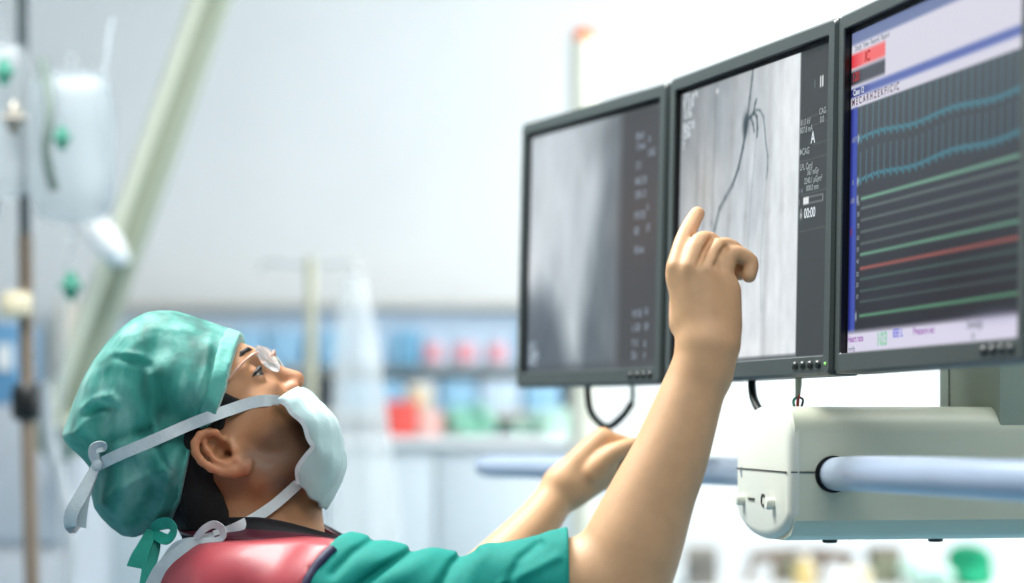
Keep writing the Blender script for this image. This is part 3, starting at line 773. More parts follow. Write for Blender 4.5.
B.cone(P(712, 310, 2.108), P(708, 285, 2.108), .016, .013, .010)
for pts, rs in ((((677, 268, 2.108), (683.5, 241, 2.125), (692, 223, 2.146), (697.6, 213.5, 2.156)), (.0104, .0086, .0080, .0070)),
                (((690, 268, 2.101), (699.5, 242, 2.115), (714, 243, 2.137), (719, 262, 2.138)), (.0102, .0088, .0080, .0074)),
                (((706, 271, 2.102), (718.5, 247, 2.117), (737, 252, 2.135), (740, 273, 2.131)), (.0100, .0086, .0078, .0072)),
                (((722, 276, 2.112), (732, 254, 2.118), (750.5, 261.5, 2.121), (749, 276, 2.117)), (.0098, .0084, .0074, .0068))):
    B.limb([P(*q) for q in pts], rs, .0026, 3)
for a, b in (((679, 279, 2.112), (690, 277, 2.106)), ((690, 277, 2.106), (706, 279, 2.107)), ((706, 279, 2.107), (720, 282, 2.116))): B.cone(P(*a), P(*b), .0095, .0095, .008)
for q in (((683.5, 263, 2.092), (686.5, 252, 2.104), (692, 238, 2.112)), ((697.5, 266, 2.080), (704.5, 250, 2.094), (711, 240, 2.104)), ((713.5, 268, 2.085), (721, 254, 2.094), (725.5, 247, 2.100))):
    B.chain([P(w_[0], w_[1], w_[2] + .0125) for w_ in q], (.0012, .0024, .0024), .003, 'sub')
B.limb([P(684, 324, 2.116), P(682, 292, 2.136), P(690, 264, 2.150), P(697, 250, 2.154)], [.014, .0112, .0096, .0082], .004)   # thumb, behind
# left arm (far side)
B.limb([P(300, 622, 2.47), P(350, 645, 2.45), P(425, 648, 2.46)], [.058, .050, .043], .02)
B.limb([P(425, 648, 2.46), P(480, 588, 2.50), P(531, 531, 2.53), P(556, 497, 2.55), P(566, 485, 2.552)], [.043, .036, .0265, .0215, .0215], .010)
for a, b, r1, r2 in (((560, 484, 2.552), (602, 440, 2.556), .019, .0145), ((566, 486, 2.565), (600, 446, 2.575), .019, .0150), ((570, 492, 2.555), (598, 472, 2.560), .020, .020), ((576, 490, 2.552), (604, 468, 2.556), .014, .018)):
    B.cone(P(*a), P(*b), r1, r2, .010)
for k, (dx, dy, dd) in enumerate(((0, 0, 0), (-2, 3, .018), (-4, 7, .035), (-5, 12, .050))):
    B.chain([P(604 + dx, 441 + dy, 2.556 + dd), P(627 + dx, 446 + dy, 2.566 + dd), P(634 + dx, 465 + dy, 2.566 + dd), P(618 + dx, 474 + dy, 2.562 + dd)], [.0135, .0102, .0092, .0084], .002)
B.limb([P(594, 472, 2.545), P(612, 455, 2.538), P(626, 448, 2.540), P(635, 445, 2.545)], [.016, .0118, .0102, .0086], .004)   # thumb

me = B.mesh('body', relax=2)
# skin tone: beard stubble with painted jaw shade, warmer ears, knuckles and nose tip
V = np.empty(len(me.vertices) * 3, np.float32); me.vertices.foreach_get('co', V); V = V.reshape(-1, 3)
X_, Y_, Z_ = V[:, 0] - HC.x, V[:, 1] - HC.y, V[:, 2] - HC.z
f_ = (X_ + Z_) * S7 * 1000; u_ = (Z_ - X_) * S7 * 1000
sm = lambda a, b, x: np.clip((x - a) / (b - a), 0, 1) ** 2 * (3 - 2 * np.clip((x - a) / (b - a), 0, 1))
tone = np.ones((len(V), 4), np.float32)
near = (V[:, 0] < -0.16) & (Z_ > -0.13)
stub_shade = sm(-52, -72, u_) * sm(8, 30, f_) * (1 - sm(-118, -140, u_)) * near
stub_shade *= 1 - sm(62, 85, f_) * (1 - sm(-66, -78, u_))
tone[:, :3] *= 1 - stub_shade[:, None] * np.array([.60, .58, .50])
tone[:, :3] *= np.where((near & (Z_ > -.2))[:, None], np.array([.74, .61, .55]), 1.0)  # head tinted redder and darker, painting in the shade over the face
er = sm(74, 80, np.abs(Y_ * 1000)) * near
tone[:, :3] *= 1 + er[:, None] * np.array([.16, .02, .0])
ns = np.exp(-(((f_ - 108) / 14) ** 2 + ((u_ + 45) / 12) ** 2)) * near
tone[:, :3] *= 1 + ns[:, None] * np.array([.16, .04, .06])
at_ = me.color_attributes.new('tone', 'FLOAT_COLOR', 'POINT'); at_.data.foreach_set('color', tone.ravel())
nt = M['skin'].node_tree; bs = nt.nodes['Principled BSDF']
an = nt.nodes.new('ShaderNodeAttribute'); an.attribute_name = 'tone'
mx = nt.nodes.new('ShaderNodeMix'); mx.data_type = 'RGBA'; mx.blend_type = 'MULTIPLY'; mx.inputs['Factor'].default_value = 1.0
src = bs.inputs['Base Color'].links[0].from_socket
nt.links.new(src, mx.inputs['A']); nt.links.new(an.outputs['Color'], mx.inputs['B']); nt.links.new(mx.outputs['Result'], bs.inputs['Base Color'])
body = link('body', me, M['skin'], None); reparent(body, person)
tag(body, 'bare tanned skin of head, forearms and hands')

def plate(Fd, iso, poly, name, m, parent, lo=None, hi=None, extra=None, relax=1, fn=None):
    """a piece of cloth or hair: the body surface pushed out by iso, kept inside a side-view outline"""
    xs, zs = [q[0] for q in poly], [q[1] for q in poly]
    i0 = [max(0, int((v - Fd.lo[a]) / Fd.h) - 3) for a, v in ((0, min(xs)), (2, min(zs)))]
    i1 = [min(int(Fd.n[a]), int((v - Fd.lo[a]) / Fd.h) + 4) for a, v in ((0, max(xs)), (2, max(zs)))]
    G = Field.__new__(Field); G.h = Fd.h; G.ax = [Fd.ax[0][i0[0]:i1[0]], Fd.ax[1], Fd.ax[2][i0[1]:i1[1]]]
    G.lo = np.array([G.ax[a][0] for a in range(3)]); G.n = np.array([len(a) for a in G.ax])
    p2 = poly_sdf(G.ax[0], G.ax[2], poly)[:, None, :]
    f = Fd.f[i0[0]:i1[0], :, i0[1]:i1[1]] - iso
    if fn is not None: f = f + fn(G.ax[0][:, None, None], G.ax[1][None, :, None], G.ax[2][None, None, :])
    f = np.maximum(f, p2)
    if extra is not None: f = np.maximum(f, extra(G.ax[0][:, None, None], G.ax[1][None, :, None], G.ax[2][None, None, :]))
    G.f = f
    o = link(name, G.mesh(name, relax=relax), m); reparent(o, parent); return o
def pz(pts, dd=2.235):
    return [((q := P(a[0], a[1], a[2] if len(a) > 2 else dd)).x, q.z) for a in pts]
hairline = [(232, 330, 2.3), (226, 360, 2.27), (220, 390), (232, 396), (241, 400), (243, 405), (238, 412), (231, 417), (226, 419), (224, 429), (215, 432), (205, 440), (205, 455), (212, 466), (213, 480), (222, 496), (228, 512), (228, 530), (214, 545), (190, 560), (150, 560), (60, 520), (40, 400), (120, 290), (200, 290)]
plate(HEAD, .0035, pz(hairline), 'hair', M['hair'], person, fn=lambda X, Y, Z: -.010 * np.exp(-(((X - P(200, 500, 2.235).x) / .03) ** 2 + ((Z - P(200, 512, 2.235).z) / .035) ** 2)))
# eyes and brows
for s in (-1, 1):
    b = bmesh.new(); bmesh.ops.create_uvsphere(b, u_segments=24, v_segments=16, radius=.0122)
    o = link('eyeball', bm_mesh('eyeball', b, True), M['eye']); o.location = H(79, s * 33, -15); reparent(o, person)
    b = bmesh.new(); bmesh.ops.create_uvsphere(b, u_segments=24, v_segments=16, radius=.0080)
    bmesh.ops.scale(b, vec=(.8, 1, 1), verts=b.verts)
    i_ = link('iris', bm_mesh('iris', b, True), M['iris']); i_.location = H(86.0, s * 33, -14.4); i_.rotation_euler = (0, -PI / 4, 0); reparent(i_, o)
    G = Field((-.40, 2.2, 1.5), (-.2, 2.4, 1.7), .0015)
    G.chain([H(*q) for q in ((98.5, s * 13, 7), (96.5, s * 25, 10.5), (91, s * 36, 10.5), (84, s * 43, 8))], [.0020, .0025, .0022, .0011], .002)
    e = link('eyebrow', G.mesh('eyebrow'), M['brow']); reparent(e, person)
    G = Field((-.40, 2.2, 1.5), (-.2, 2.4, 1.7), .0012)
    G.chain([H(*q) for q in ((92.6, s * 22, -12.6), (93.0, s * 33, -12.0), (87, s * 44, -13.2), (82, s * 47, -14.5))], [.0014, .0020, .0018, .0010], .001)
    e = link('eyelashes', G.mesh('eyelashes'), M['brow']); reparent(e, person)
nl = bmesh.new(); bmesh.ops.create_uvsphere(nl, u_segments=16, v_segments=10, radius=1)
bmesh.ops.scale(nl, vec=(.0046, .0016, .0060), verts=nl.verts)
nl = link('fingernail', bm_mesh('fingernail', nl, True), M['nail']); nl.location = P(695.0, 213.0, 2.1495); nl.rotation_euler = (math.radians(-38), math.radians(26), math.radians(-28)); reparent(nl, person)
# rimless glasses
gl = Vector(H(92, -60, -8))
def temple(s): return tube('temple_arm', [H(103, s * 50, -2), H(97, s * 59, 0), H(80, s * 65, 0), H(52, s * 71.5, -3), H(34, s * 72, -5)], .0012, M['wire'], seg=8, n=5)
glasses = temple(-1); glasses.name = 'glasses'; reparent(glasses, person); tag(glasses, 'rimless glasses with thin pink arms')
reparent(temple(1), glasses)
reparent(tube('bridge', [H(110, -13, -10), H(113, 0, -7), H(110, 13, -10)], .0011, M['wire'], seg=8, n=5), glasses)
for s in (-1, 1):
    pr = [(.0001, -.0012), (.0185, -.0012), (.0200, 0), (.0185, .0012), (.0001, .0012)]
    l = lathe('lens', pr, (0, 0, 0), M['lens'], seg=32)
    l.scale = (1.12, .84, 1)                       # x -> sideways, y -> up
    fw = (Vector(HR[0]) + Vector(HR[1]) * s * .24 - Vector(HR[2]) * .10).normalized(); up = (Vector(HR[2]) + Vector(HR[0]) * .12).normalized(); sd = up.cross(fw).normalized(); up = fw.cross(sd)
    mtx = Matrix((sd, up, fw)).transposed()
    l.rotation_euler = mtx.to_euler(); l.location = H(104.5, s * 33, -11); reparent(l, glasses)

# surgical cap: an inflated side outline
def arr(pts, d=2.30): return [(P(a, b, d).x, P(a, b, d).z) for a, b in pts]
CAP_OUT = [(241.5, 333), (225, 327), (208, 321), (192, 315.5), (176, 311), (160, 310.5), (147, 312.5), (134, 319), (120, 330), (106, 345), (95, 361), (84, 380), (75, 402), (69, 420), (64, 434), (66, 441), (73, 449), (82, 457), (91, 467), (93, 480), (93, 495), (96, 508), (103, 518), (113, 528), (124, 536), (135, 537.5), (147, 533)]
CAPF = Field((-.50, 2.18, 1.38), (-.22, 2.42, 1.68), .002)
fullpoly = arr(CAP_OUT + [(170, 528), (205, 515), (240, 500), (275, 470), (290, 420), (282, 370), (262, 343)])
d2 = -poly_sdf(CAPF.ax[0], CAPF.ax[2], fullpoly)
xx, zz2 = CAPF.ax[0][:, None], CAPF.ax[2][None, :]
wr = np.zeros_like(d2)
def crease(pts, w, amp):
    global wr
    q = arr(pts, 2.22); dd = np.full(wr.shape, 1e9)
    for (ax_, az_), (bx_, bz_) in zip(q[:-1], q[1:]):
        ex, ez = bx_ - ax_, bz_ - az_; t = np.clip(((xx - ax_) * ex + (zz2 - az_) * ez) / (ex * ex + ez * ez + 1e-12), 0, 1)
        dd = np.minimum(dd, np.hypot(xx - ax_ - ex * t, zz2 - az_ - ez * t))
    wr = wr + amp * np.exp(-(dd / w) ** 2)
for pts, w, amp in (([(207, 330), (208, 365), (200, 400), (192, 425)], .0035, .004), ([(214, 345), (208, 390), (198, 412)], .003, -.003),
                    ([(92, 365), (110, 356), (135, 361), (150, 366)], .004, -.004), ([(95, 362), (112, 352), (140, 356)], .004, .004), ([(103, 360), (102, 400)], .0035, .004),
                    ([(78, 408), (92, 400), (110, 396), (116, 402)], .005, .007), ([(84, 412), (100, 408), (112, 410)], .004, -.004), ([(68, 436), (85, 420), (100, 414)], .004, .004), ([(66, 440), (90, 450), (118, 438), (150, 430)], .004, -.005),
                    ([(150, 375), (152, 410), (158, 440)], .003, .0025), ([(98, 505), (115, 490), (140, 478), (165, 470)], .004, .004), ([(104, 480), (100, 500), (118, 525)], .004, .004), ([(150, 525), (165, 495), (172, 470), (180, 450)], .003, .004), ([(140, 528), (150, 500), (152, 470)], .003, -.003),
                    ([(120, 335), (150, 325), (190, 330)], .004, .003), ([(170, 470), (160, 450), (165, 430)], .003, -.003)):
    crease(pts, w, amp)
rs_ = np.random.RandomState(5)
for k in range(26):
    a = rs_.rand() * PI; kx, kz = math.cos(a), math.sin(a); fr = 60 + 160 * rs_.rand()
    wr = wr + (.9 / fr) * .12 * np.sin((xx * kx + zz2 * kz) * fr + rs_.rand() * 7)
tt = np.clip(1 - d2 / .078, 0, 3)
wid = .0865 + wr
yy = (CAPF.ax[1] - 2.30)[None, :, None]
g = (yy / wid[:, None, :]) ** 2 + (tt[:, None, :]) ** 2.2 - 1
CAPF.f = (g * .04).astype(np.float32)
capedge = [(241.5, 325, 2.3), (241.5, 333.5, 2.3), (236, 356, 2.27), (226, 390), (216, 420), (203, 432), (193, 441), (188, 463), (178, 501), (160, 529), (146, 540), (100, 560), (30, 520), (30, 380), (120, 290), (200, 290)]
cme = CAPF.mesh('surgical_cap', relax=1)
bm = bmesh.new(); bm.from_mesh(cme)
ce = pz(capedge)
fc = [f.calc_center_median() for f in bm.faces]
def inside(x, z):
    c = False
    for (ax_, az_), (bx_, bz_) in zip(ce, ce[1:] + ce[:1]):
        if (az_ > z) != (bz_ > z) and x < (bx_ - ax_) * (z - az_) / (bz_ - az_) + ax_: c = not c
    return c
bm.faces.ensure_lookup_table()
bmesh.ops.delete(bm, geom=[f for f, c in zip(bm.faces, fc) if not inside(c.x, c.z)], context='FACES')
bm.to_mesh(cme); bm.free()
cap = link('surgical_cap', cme, M['capt']); reparent(cap, person); tag(cap, 'green disposable cap tied at the back')
hem = [(241.5, 325, 2.3), (242, 333.5, 2.3), (236.5, 356, 2.27), (226.5, 390), (216.5, 420), (203, 432), (194, 442), (189.5, 463), (179.5, 501.5), (161.5, 530), (148, 541), (143, 539), (157, 528), (175, 500), (185, 463), (190, 438), (199, 420), (208, 398), (213, 380), (221, 352, 2.27), (228, 326, 2.3)]
hm = plate(CAPF, .0006, pz(hem), 'hem', M['caphem'], cap, relax=1); tag(hm, 'pale green folded hem')

# ties: ribbons laid on what they cross
def bvh(*objs):
    vs, fs = [], []
    for o in objs:
        b0 = len(vs); vs += [v.co.copy() for v in o.data.vertices]
        fs += [tuple(i + b0 for i in p.vertices) for p in o.data.polygons]
    return BVHTree.FromPolygons(vs, fs)
def lay(tree, px, py, lift=.0022, default=2.3):
    o = Vector((0, 0, ZC)); d = (P(px, py, 2.0) - o).normalized()
    h = tree.ray_cast(o, d)
    return (h[0].y if h[0] is not None else default) - lift
def ribbon(name, pts, w, m, parent, n=6, normals=None, th=.0009, twist=None):
    Q = [Vector(q) for q in (smooth_path(pts, n) if n > 1 else pts)]
    N = len(Q); ws = w if hasattr(w, '__len__') else [w, w]
    ws = np.interp(np.linspace(0, 1, N), np.linspace(0, 1, len(ws)), ws)
    tw = np.interp(np.linspace(0, 1, N), np.linspace(0, 1, len(twist)), twist) if twist else np.zeros(N)
    Vv = []; Fc = []
    for i, q in enumerate(Q):
        t = (Q[min(i + 1, N - 1)] - Q[max(i - 1, 0)]).normalized()
        nn = Vector((0, -1, 0)); nn = (nn - t * nn.dot(t))
        nn = nn.normalized() if nn.length > .05 else Vector((-1, 0, 0))
        nn = Matrix.Rotation(math.radians(tw[i]), 3, t) @ nn
        b = t.cross(nn).normalized() * ws[i] / 2; e = nn * th / 2
        Vv += [q - b + e, q + b + e, q + b - e, q - b - e]
    for i in range(N - 1):
        for k in range(4):
            a, c = i * 4 + k, i * 4 + (k + 1) % 4; Fc.append((a, c, c + 4, a + 4))
    Fc += [(0, 1, 2, 3), tuple((N - 1) * 4 + k for k in (3, 2, 1, 0))]
    o = link(name, mesh_py(name, Vv, Fc, True, 30), m); reparent(o, parent); return o

# face mask: a pleated sheet from the near cheek round the front to the far cheek
Mp = smooth_path([(299, 388), (312, 396), (326, 409), (338, 430), (344, 455), (342, 476), (335, 494), (325.5, 509)], 5)
Sp = smooth_path([(275.5, 401), (287, 408), (298, 417), (307, 431), (312, 445), (305, 456), (299, 470), (297, 484.5)], 5)
Lp = [v[0] for v in smooth_path([(55,), (59,), (61,), (62,), (61,), (59,), (56,), (52,)], 5)]
Vm = []; NR = len(Mp); NC = 33
for i in range(NR):
    for j in range(NC):
        s = -1 + 2 * j / (NC - 1); ph = s * PI / 2
        c = math.cos(ph) ** 0.85 if abs(s) < 1 else 0.0
        lat = Lp[i] * math.copysign(abs(math.sin(ph)) ** 0.9, s)
        px = Sp[i][0] + (Mp[i][0] - Sp[i][0]) * c; py = Sp[i][1] + (Mp[i][1] - Sp[i][1]) * c
        pl = .0016 * math.sin(i / NR * PI * 7) * (1 - .5 * c) + .0012 * math.sin(j * 1.1 + i * .35)
        q = P(px, py, 2.30 - (Lp[i] / 1000) * (1 - c))
        Vm.append((q.x + pl, 2.30 + lat / 1000, q.z + pl * .6))
Fm = [(i * NC + j, i * NC + j + 1, (i + 1) * NC + j + 1, (i + 1) * NC + j) for i in range(NR - 1) for j in range(NC - 1)]
mask = link('face_mask', mesh_np('face_mask', Vm, Fm), M['mask']); reparent(mask, person)
sd_ = mask.modifiers.new('thickness', 'SOLIDIFY'); sd_.thickness = .0012
hem_pts = [Vm[i * NC] for i in range(NR)]
ribbon('edge_binding', [(x, y - .001, z) for x, y, z in hem_pts], .0045, M['tie'], mask, n=1)
hair_o = [o for o in bpy.data.objects if o.name == 'hair'][0]
T1 = bvh(body, cap, hair_o)
up_px = [(279, 401), (266, 400.5), (250, 403), (232, 409), (212, 416), (190, 424.5), (168, 434), (145, 444), (122, 453.5), (106, 461), (97, 466)]
ribbon('mask_strap', [P(a, b, lay(T1, a, b)) for a, b in up_px], .0115, M['tie'], mask, n=4)
kd = lay(T1, 100, 462) - .004
def kk(a, b, o): return (a, b, kd + o)
for nm, pts, w, tw in (('tie_loop', [kk(97, 465, 0), kk(92.5, 456, -.006), kk(93, 448, -.009), kk(99, 444.5, -.010), kk(104, 445, -.008), kk(104, 449, -.004), kk(97, 451, -.003), kk(97, 462, 0)], [.007, .008, .008], [0, 25, 60, 30]),
                       ('tie_end', [kk(97, 464, 0), kk(91, 476, -.004), kk(83, 492, -.008), kk(74, 508, -.01), kk(70, 520, -.008), kk(72, 527, -.004), kk(78, 518, .004), kk(83, 500, .004), kk(93, 474, .002)], [.008, .013, .015, .014, .010], [0, 10, 20, 50, 10]),
                       ('tie_end', [kk(96, 466, .002), kk(89, 486, .002), kk(83, 508, .002), kk(80, 527, .004)], [.008, .012, .013], [20, 40, 10])):
    ribbon(nm, [P(*q) for q in pts], w, M['tie'], mask, n=6, twist=tw)
b = bmesh.new(); bmesh.ops.create_icosphere(b, subdivisions=3, radius=.0055); bmesh.ops.scale(b, vec=(1, .8, 1.2), verts=b.verts)
kn = link('tie_knot', bm_mesh('tie_knot', b, True), M['tie']); kn.location = P(97, 465, kd - .001); reparent(kn, mask)
for nm, pts, w, tw in (('tie_loop', [(152, 529, 2.26), (160, 524, 2.245), (170, 524, 2.24), (174, 531, 2.238), (168, 539, 2.24), (160, 537, 2.246), (152, 531, 2.26)], [.008, .013, .015, .013, .008], [0, 30, 60, 40, 0]),
                       ('tie_end', [(152, 530, 2.26), (147, 541, 2.25), (140, 556, 2.245), (137, 568, 2.244)], [.010, .016, .021], [0, 25, -10]),
                       ('tie_end', [(153, 531, 2.258), (154, 545, 2.25), (150, 562, 2.245), (145, 590, 2.24)], [.010, .014, .013], [10, -20, 10])):
    ribbon(nm, [P(*q) for q in pts], w, M['captie'], cap, n=6, twist=tw)

# clothes
A_ = Field((-.46, 1.98, .44), (.02, 2.66, 1.50), .004)
torso(A_)
for z in (.9, .75, .6, .5): A_.ell((-.24, 2.30, z), (.135 + (.9 - z) * .06, .185 + (.9 - z) * .08, .12), None, .05)
hole = P(393, 614, 2.12)
def armhole(X, Y, Z):
    r = np.hypot(X - hole.x, Z - hole.z)
    return -np.maximum(r - .082, .085 - np.abs(Y - 2.295)) + 0 * Y
ap_poly = pz([(60, 570), (165, 552), (200, 545), (225, 543), (300, 539.5), (345, 540), (420, 560)], 2.16) + [(.2, 1.3), (.2, .47), (-.45, .47)]
apron = plate(A_, .012, ap_poly, 'lead_apron', M['apron'], person, extra=armhole, fn=lambda X, Y, Z: .002 * np.sin(X * 70 + Z * 40) * np.sin(Y * 50))
tag(apron, 'shiny maroon vinyl apron')
T2 = bvh(apron)
for sgn in (-1, 1):
    pts = []
    for k in range(0, 41):
        a = math.radians(70 + 220 * k / 40)
        x, z = hole.x + .0815 * math.cos(a), hole.z + .0815 * math.sin(a)
        h = T2.ray_cast(Vector((x - .003, 2.3 + sgn * .6, z)), Vector((0, -sgn, 0)))
        if h[0] is not None and (h[0].y - 2.3) * sgn > .06: pts.append((x, h[0].y + sgn * .001, z))
    if len(pts) > 4:
        rp = tube('piping', pts, .0052, M['navy'], None, seg=10, n=2); reparent(rp, apron); tag(rp, 'navy piping round the armhole')
xa, xb = P(568, 560, 2.085).x, P(455, 560, 2.50).x
folds = [([(428, 541), (408, 556), (380, 572), (340, 600)], -.0065, .0042), ([(445, 540), (425, 560), (395, 580), (350, 606)], .002, .008), ([(405, 538), (385, 552), (350, 570), (330, 585)], .0015, .008), ([(375, 540), (350, 556), (332, 575)], -.004, .004),
         ([(470, 552), (452, 566), (438, 590)], -.0060, .0045), ([(487, 548), (474, 566), (460, 600)], .0025, .008), ([(540, 545), (520, 560), (505, 590)], -.004, .004), ([(557, 556), (525, 572), (500, 585)], .0025, .004)]
def fold_fn(X, Y, Z):
    out = np.zeros(np.broadcast(X, Z).shape, np.float32)
    for pts, amp, wd in folds:
        q = pz(pts, 2.05); dd = np.full(out.shape, 1e9, np.float32)
        for (ax_, az_), (bx_, bz_) in zip(q[:-1], q[1:]):
            ex, ez = bx_ - ax_, bz_ - az_; t = np.clip(((X - ax_) * ex + (Z - az_) * ez) / (ex * ex + ez * ez + 1e-12), 0, 1)
            dd = np.minimum(dd, np.hypot(X - ax_ - ex * t, Z - az_ - ez * t))
        out = out - amp * np.exp(-(dd / wd) ** 2)
    return out - .0015 * np.sin(X * 60 + Z * 90)
sc_poly = pz([(318, 640), (302, 596), (308, 576), (320, 556), (338, 536.5), (430, 500), (700, 470)], 2.12) + [(.4, 1.4), (.4, 1.05), (-.22, 1.05)]
def hemclip(X, Y, Z): return np.where(Y < 2.3, X - xa, X - xb) + 0 * Z
scrub = plate(B, .0085, sc_poly, 'scrub_top', M['scrub'], person, extra=hemclip, fn=fold_fn, relax=2)
tag(scrub, 'short sleeved teal scrub top')
TR = Field((-.46, 2.0, .03), (.02, 2.62, 1.06), .005)
TR.ell((-.245, 2.30, .95), (.125, .165, .14), None, .03)
for s in (-1, 1): TR.chain([(-.245, 2.30 + s * .085, .88), (-.235, 2.30 + s * .095, .50), (-.255, 2.30 + s * .10, .09)], [.088, .070, .062], .03)
tr = link('trousers', TR.mesh('trousers'), M['scrub']); reparent(tr, person)
for s in (-1, 1):
    SH = Field((-.42, 2.0, -.002), (.0, 2.6, .16), .003)
    SH.ell((-.205, 2.30 + s * .10, .035), (.135, .048, .045), None, .02); SH.ell((-.26, 2.30 + s * .10, .06), (.065, .042, .05), None, .03)
    SH.f = np.maximum(SH.f, (.0015 - SH.ax[2])[None, None, :])
    sh_ = link('shoe', SH.mesh('shoe'), M['shoe']); reparent(sh_, person)
# collar of the neck guard
def collar(name, zt, zb, rt, rb, m, n=72, rows=8):
    Vc = []; cx, cy = P(262, 530, 2.30).x, 2.30
    for i in range(rows + 1):
        t = i / rows
        for k in range(n):
            a = 2 * PI * k / n
            z = zt(a) * (1 - t) + zb(a) * t; r = (rt + (rb - rt) * t ** 2.6) * (1 - .26 * max(0, -math.cos(a)))
            Vc.append((cx + .0795 * r * math.cos(a) + .0005 * math.sin(9 * a), cy + .072 * r * math.sin(a), z))
    Fc = [(i * n + k, i * n + (k + 1) % n, (i + 1) * n + (k + 1) % n, (i + 1) * n + k) for i in range(rows) for k in range(n)]
    o = link(name, mesh_np(name, Vc, Fc), m); md = o.modifiers.new('thickness', 'SOLIDIFY'); md.thickness = .004; md.offset = 0
    return o
zf, zs, zk = P(338, 537, 2.30).z, P(285, 517, 2.225).z, P(200, 520, 2.25).z
def zt(a):
    c = math.cos(a); return zs + (zf - zs) * max(0, c) ** 1.6 + (zk - zs) * max(0, -c) ** 1.5
zlow = P(285, 546, 2.20).z
co = collar('neck_guard', lambda a: zt(a) - .001, lambda a: zlow + .004 - .006 * math.cos(a), 1.0, 1.40, M['collar']); reparent(co, person); tag(co, 'dark maroon neck guard')
bd = collar('binding', lambda a: zt(a), lambda a: zt(a) - .0140 + .006 * max(0, math.cos(a)) ** 2, 1.03, 1.10, M['binding']); reparent(bd, co); tag(bd, 'black binding on the collar edge')
# lower mask strap over neck, hair and collar
T3 = bvh(body, cap, hair_o, co, bd, apron)
lo_px = [(298, 484), (288, 493), (274, 505), (258, 516), (242, 525), (226, 532), (214, 536)]
ribbon('mask_strap', [P(a, b, lay(T3, a, b, .006)) for a, b in lo_px], .0105, M['tie'], mask, n=4)
for nm, pts, w, tw in (('tie_loop', [(196, 538, 2.200), (204, 529, 2.196), (214, 524.5, 2.196), (222, 529, 2.196), (222, 538, 2.196), (212, 541, 2.198), (198, 540, 2.203)], [.006, .008, .008, .006], [0, 20, 40, 10]),
                       ('tie_end', [(214, 536, 2.203), (200, 540, 2.203), (186, 547, 2.205), (172, 558, 2.21), (160, 570, 2.215), (150, 590, 2.22)], [.008, .012, .014], [0, 20, 0]),
                       ('tie_end', [(200, 540, 2.204), (184, 543, 2.208), (172, 552, 2.214), (158, 575, 2.22)], [.006, .010, .010], [10, -10, 0])):
    ribbon(nm, [P(*q) for q in pts], w, M['tie'], mask, n=6, twist=tw)

# ------------------------------------------------------------------ background things
DW = 6.5
def wbox(name, x0, x1, y0, y1, d, dep, m, parent=None, bev=.006):
    """a box whose front face fills the given frame area at distance d, dep metres deep"""
    a, b = P(x0, y1, d), P(x1, y0, d)
    o = box(name, ((a.x + b.x) / 2, d + dep / 2, (a.z + b.z) / 2), (b.x - a.x, dep, b.z - a.z), m, None, bev=bev)
    if parent is not None: reparent(o, parent)
    return o
# shelf rack with blue bins
rack = thing('storage_rack', (P(340, 0, DW).x, DW + .2, 0), 'beige topped wall rack holding blue bins, blurred behind the mask', 'shelf')
for y, yo, dp in ((303, .30, .12), (367, .06, .36), (412, 0, .42)): wbox('board', 60, 600, y, y + 6, DW + yo, dp, M['trim'], rack)
for x in (60, 594):
    a = P(x, 300, DW); reparent(box('upright', (a.x, DW + .21, a.z / 2), (.025, .40, a.z), M['trim']), rack)
wbox('back_panel', 62, 594, 304, 445, DW + .36, .03, M['blue3'], rack)
names1 = [(232, 264, 'blue1'), (266, 300, 'blue1'), (318, 346, 'blue1'), (350, 384, 'blue3'), (386, 397, 'blue1'), (398, 420, 'blue2'), (422, 450, 'blue3'), (452, 484, 'blue3'), (486, 514, 'blue3'), (516, 550, 'blue1')]
lab1 = ['light blue bin above the glasses, left of the thin drip pole', 'light blue bin right beside the thin drip pole, on its left', 'light blue bin just right of the thin drip pole', 'pale bin partly behind the hanging clear bag on the upper shelf',
        'narrow light blue bin right of the hanging clear bag', 'deeper blue bin on the upper shelf, left of the pink labels', 'pale bin bearing the first pink label from the left', 'pale bin bearing the faint middle pink label', 'pale bin with a pink label beside the left monitor edge', 'light blue bin hidden behind the left monitor']
for (x0, x1, m_), lb in zip(names1, lab1):
    t = thing('storage_bin', P((x0 + x1) / 2, 366, DW), lb, 'bin', 'bins on the upper shelf')
    reparent(wbox('tub', x0 + .6, x1 - .6, 329 if m_ != 'blue3' else 338, 366.6, DW + .02, .3, M[m_]), t)
    if m_ == 'blue3':
        if x0 > 400: reparent(wbox('label', x0 + 4, x1 - 8, 344, 361, DW + .012, .01, M['pink'] if x0 != 452 else M['pink'], bev=0), t)
for i, (x0, x1, m_, lb) in enumerate([(340, 372, 'blue1', 'blue bin on the lower shelf behind the hanging clear bag'), (374, 404, 'blue1', 'blue bin on the lower shelf above the red box'), (408, 436, 'blue3', 'pale bin on the lower shelf, second of its row'), (440, 476, 'blue1', 'blue bin on the lower shelf above the green bundle'), (480, 520, 'blue3', 'pale bin on the lower shelf left of the monitor corner'), (524, 560, 'blue1', 'blue bin on the lower shelf under the left monitor')]):
    t = thing('storage_bin', P((x0 + x1) / 2, 411, DW), lb, 'bin', 'bins on the lower shelf')
    reparent(wbox('tub', x0, x1, 380, 411.6, DW + .02, .3, M[m_]), t)
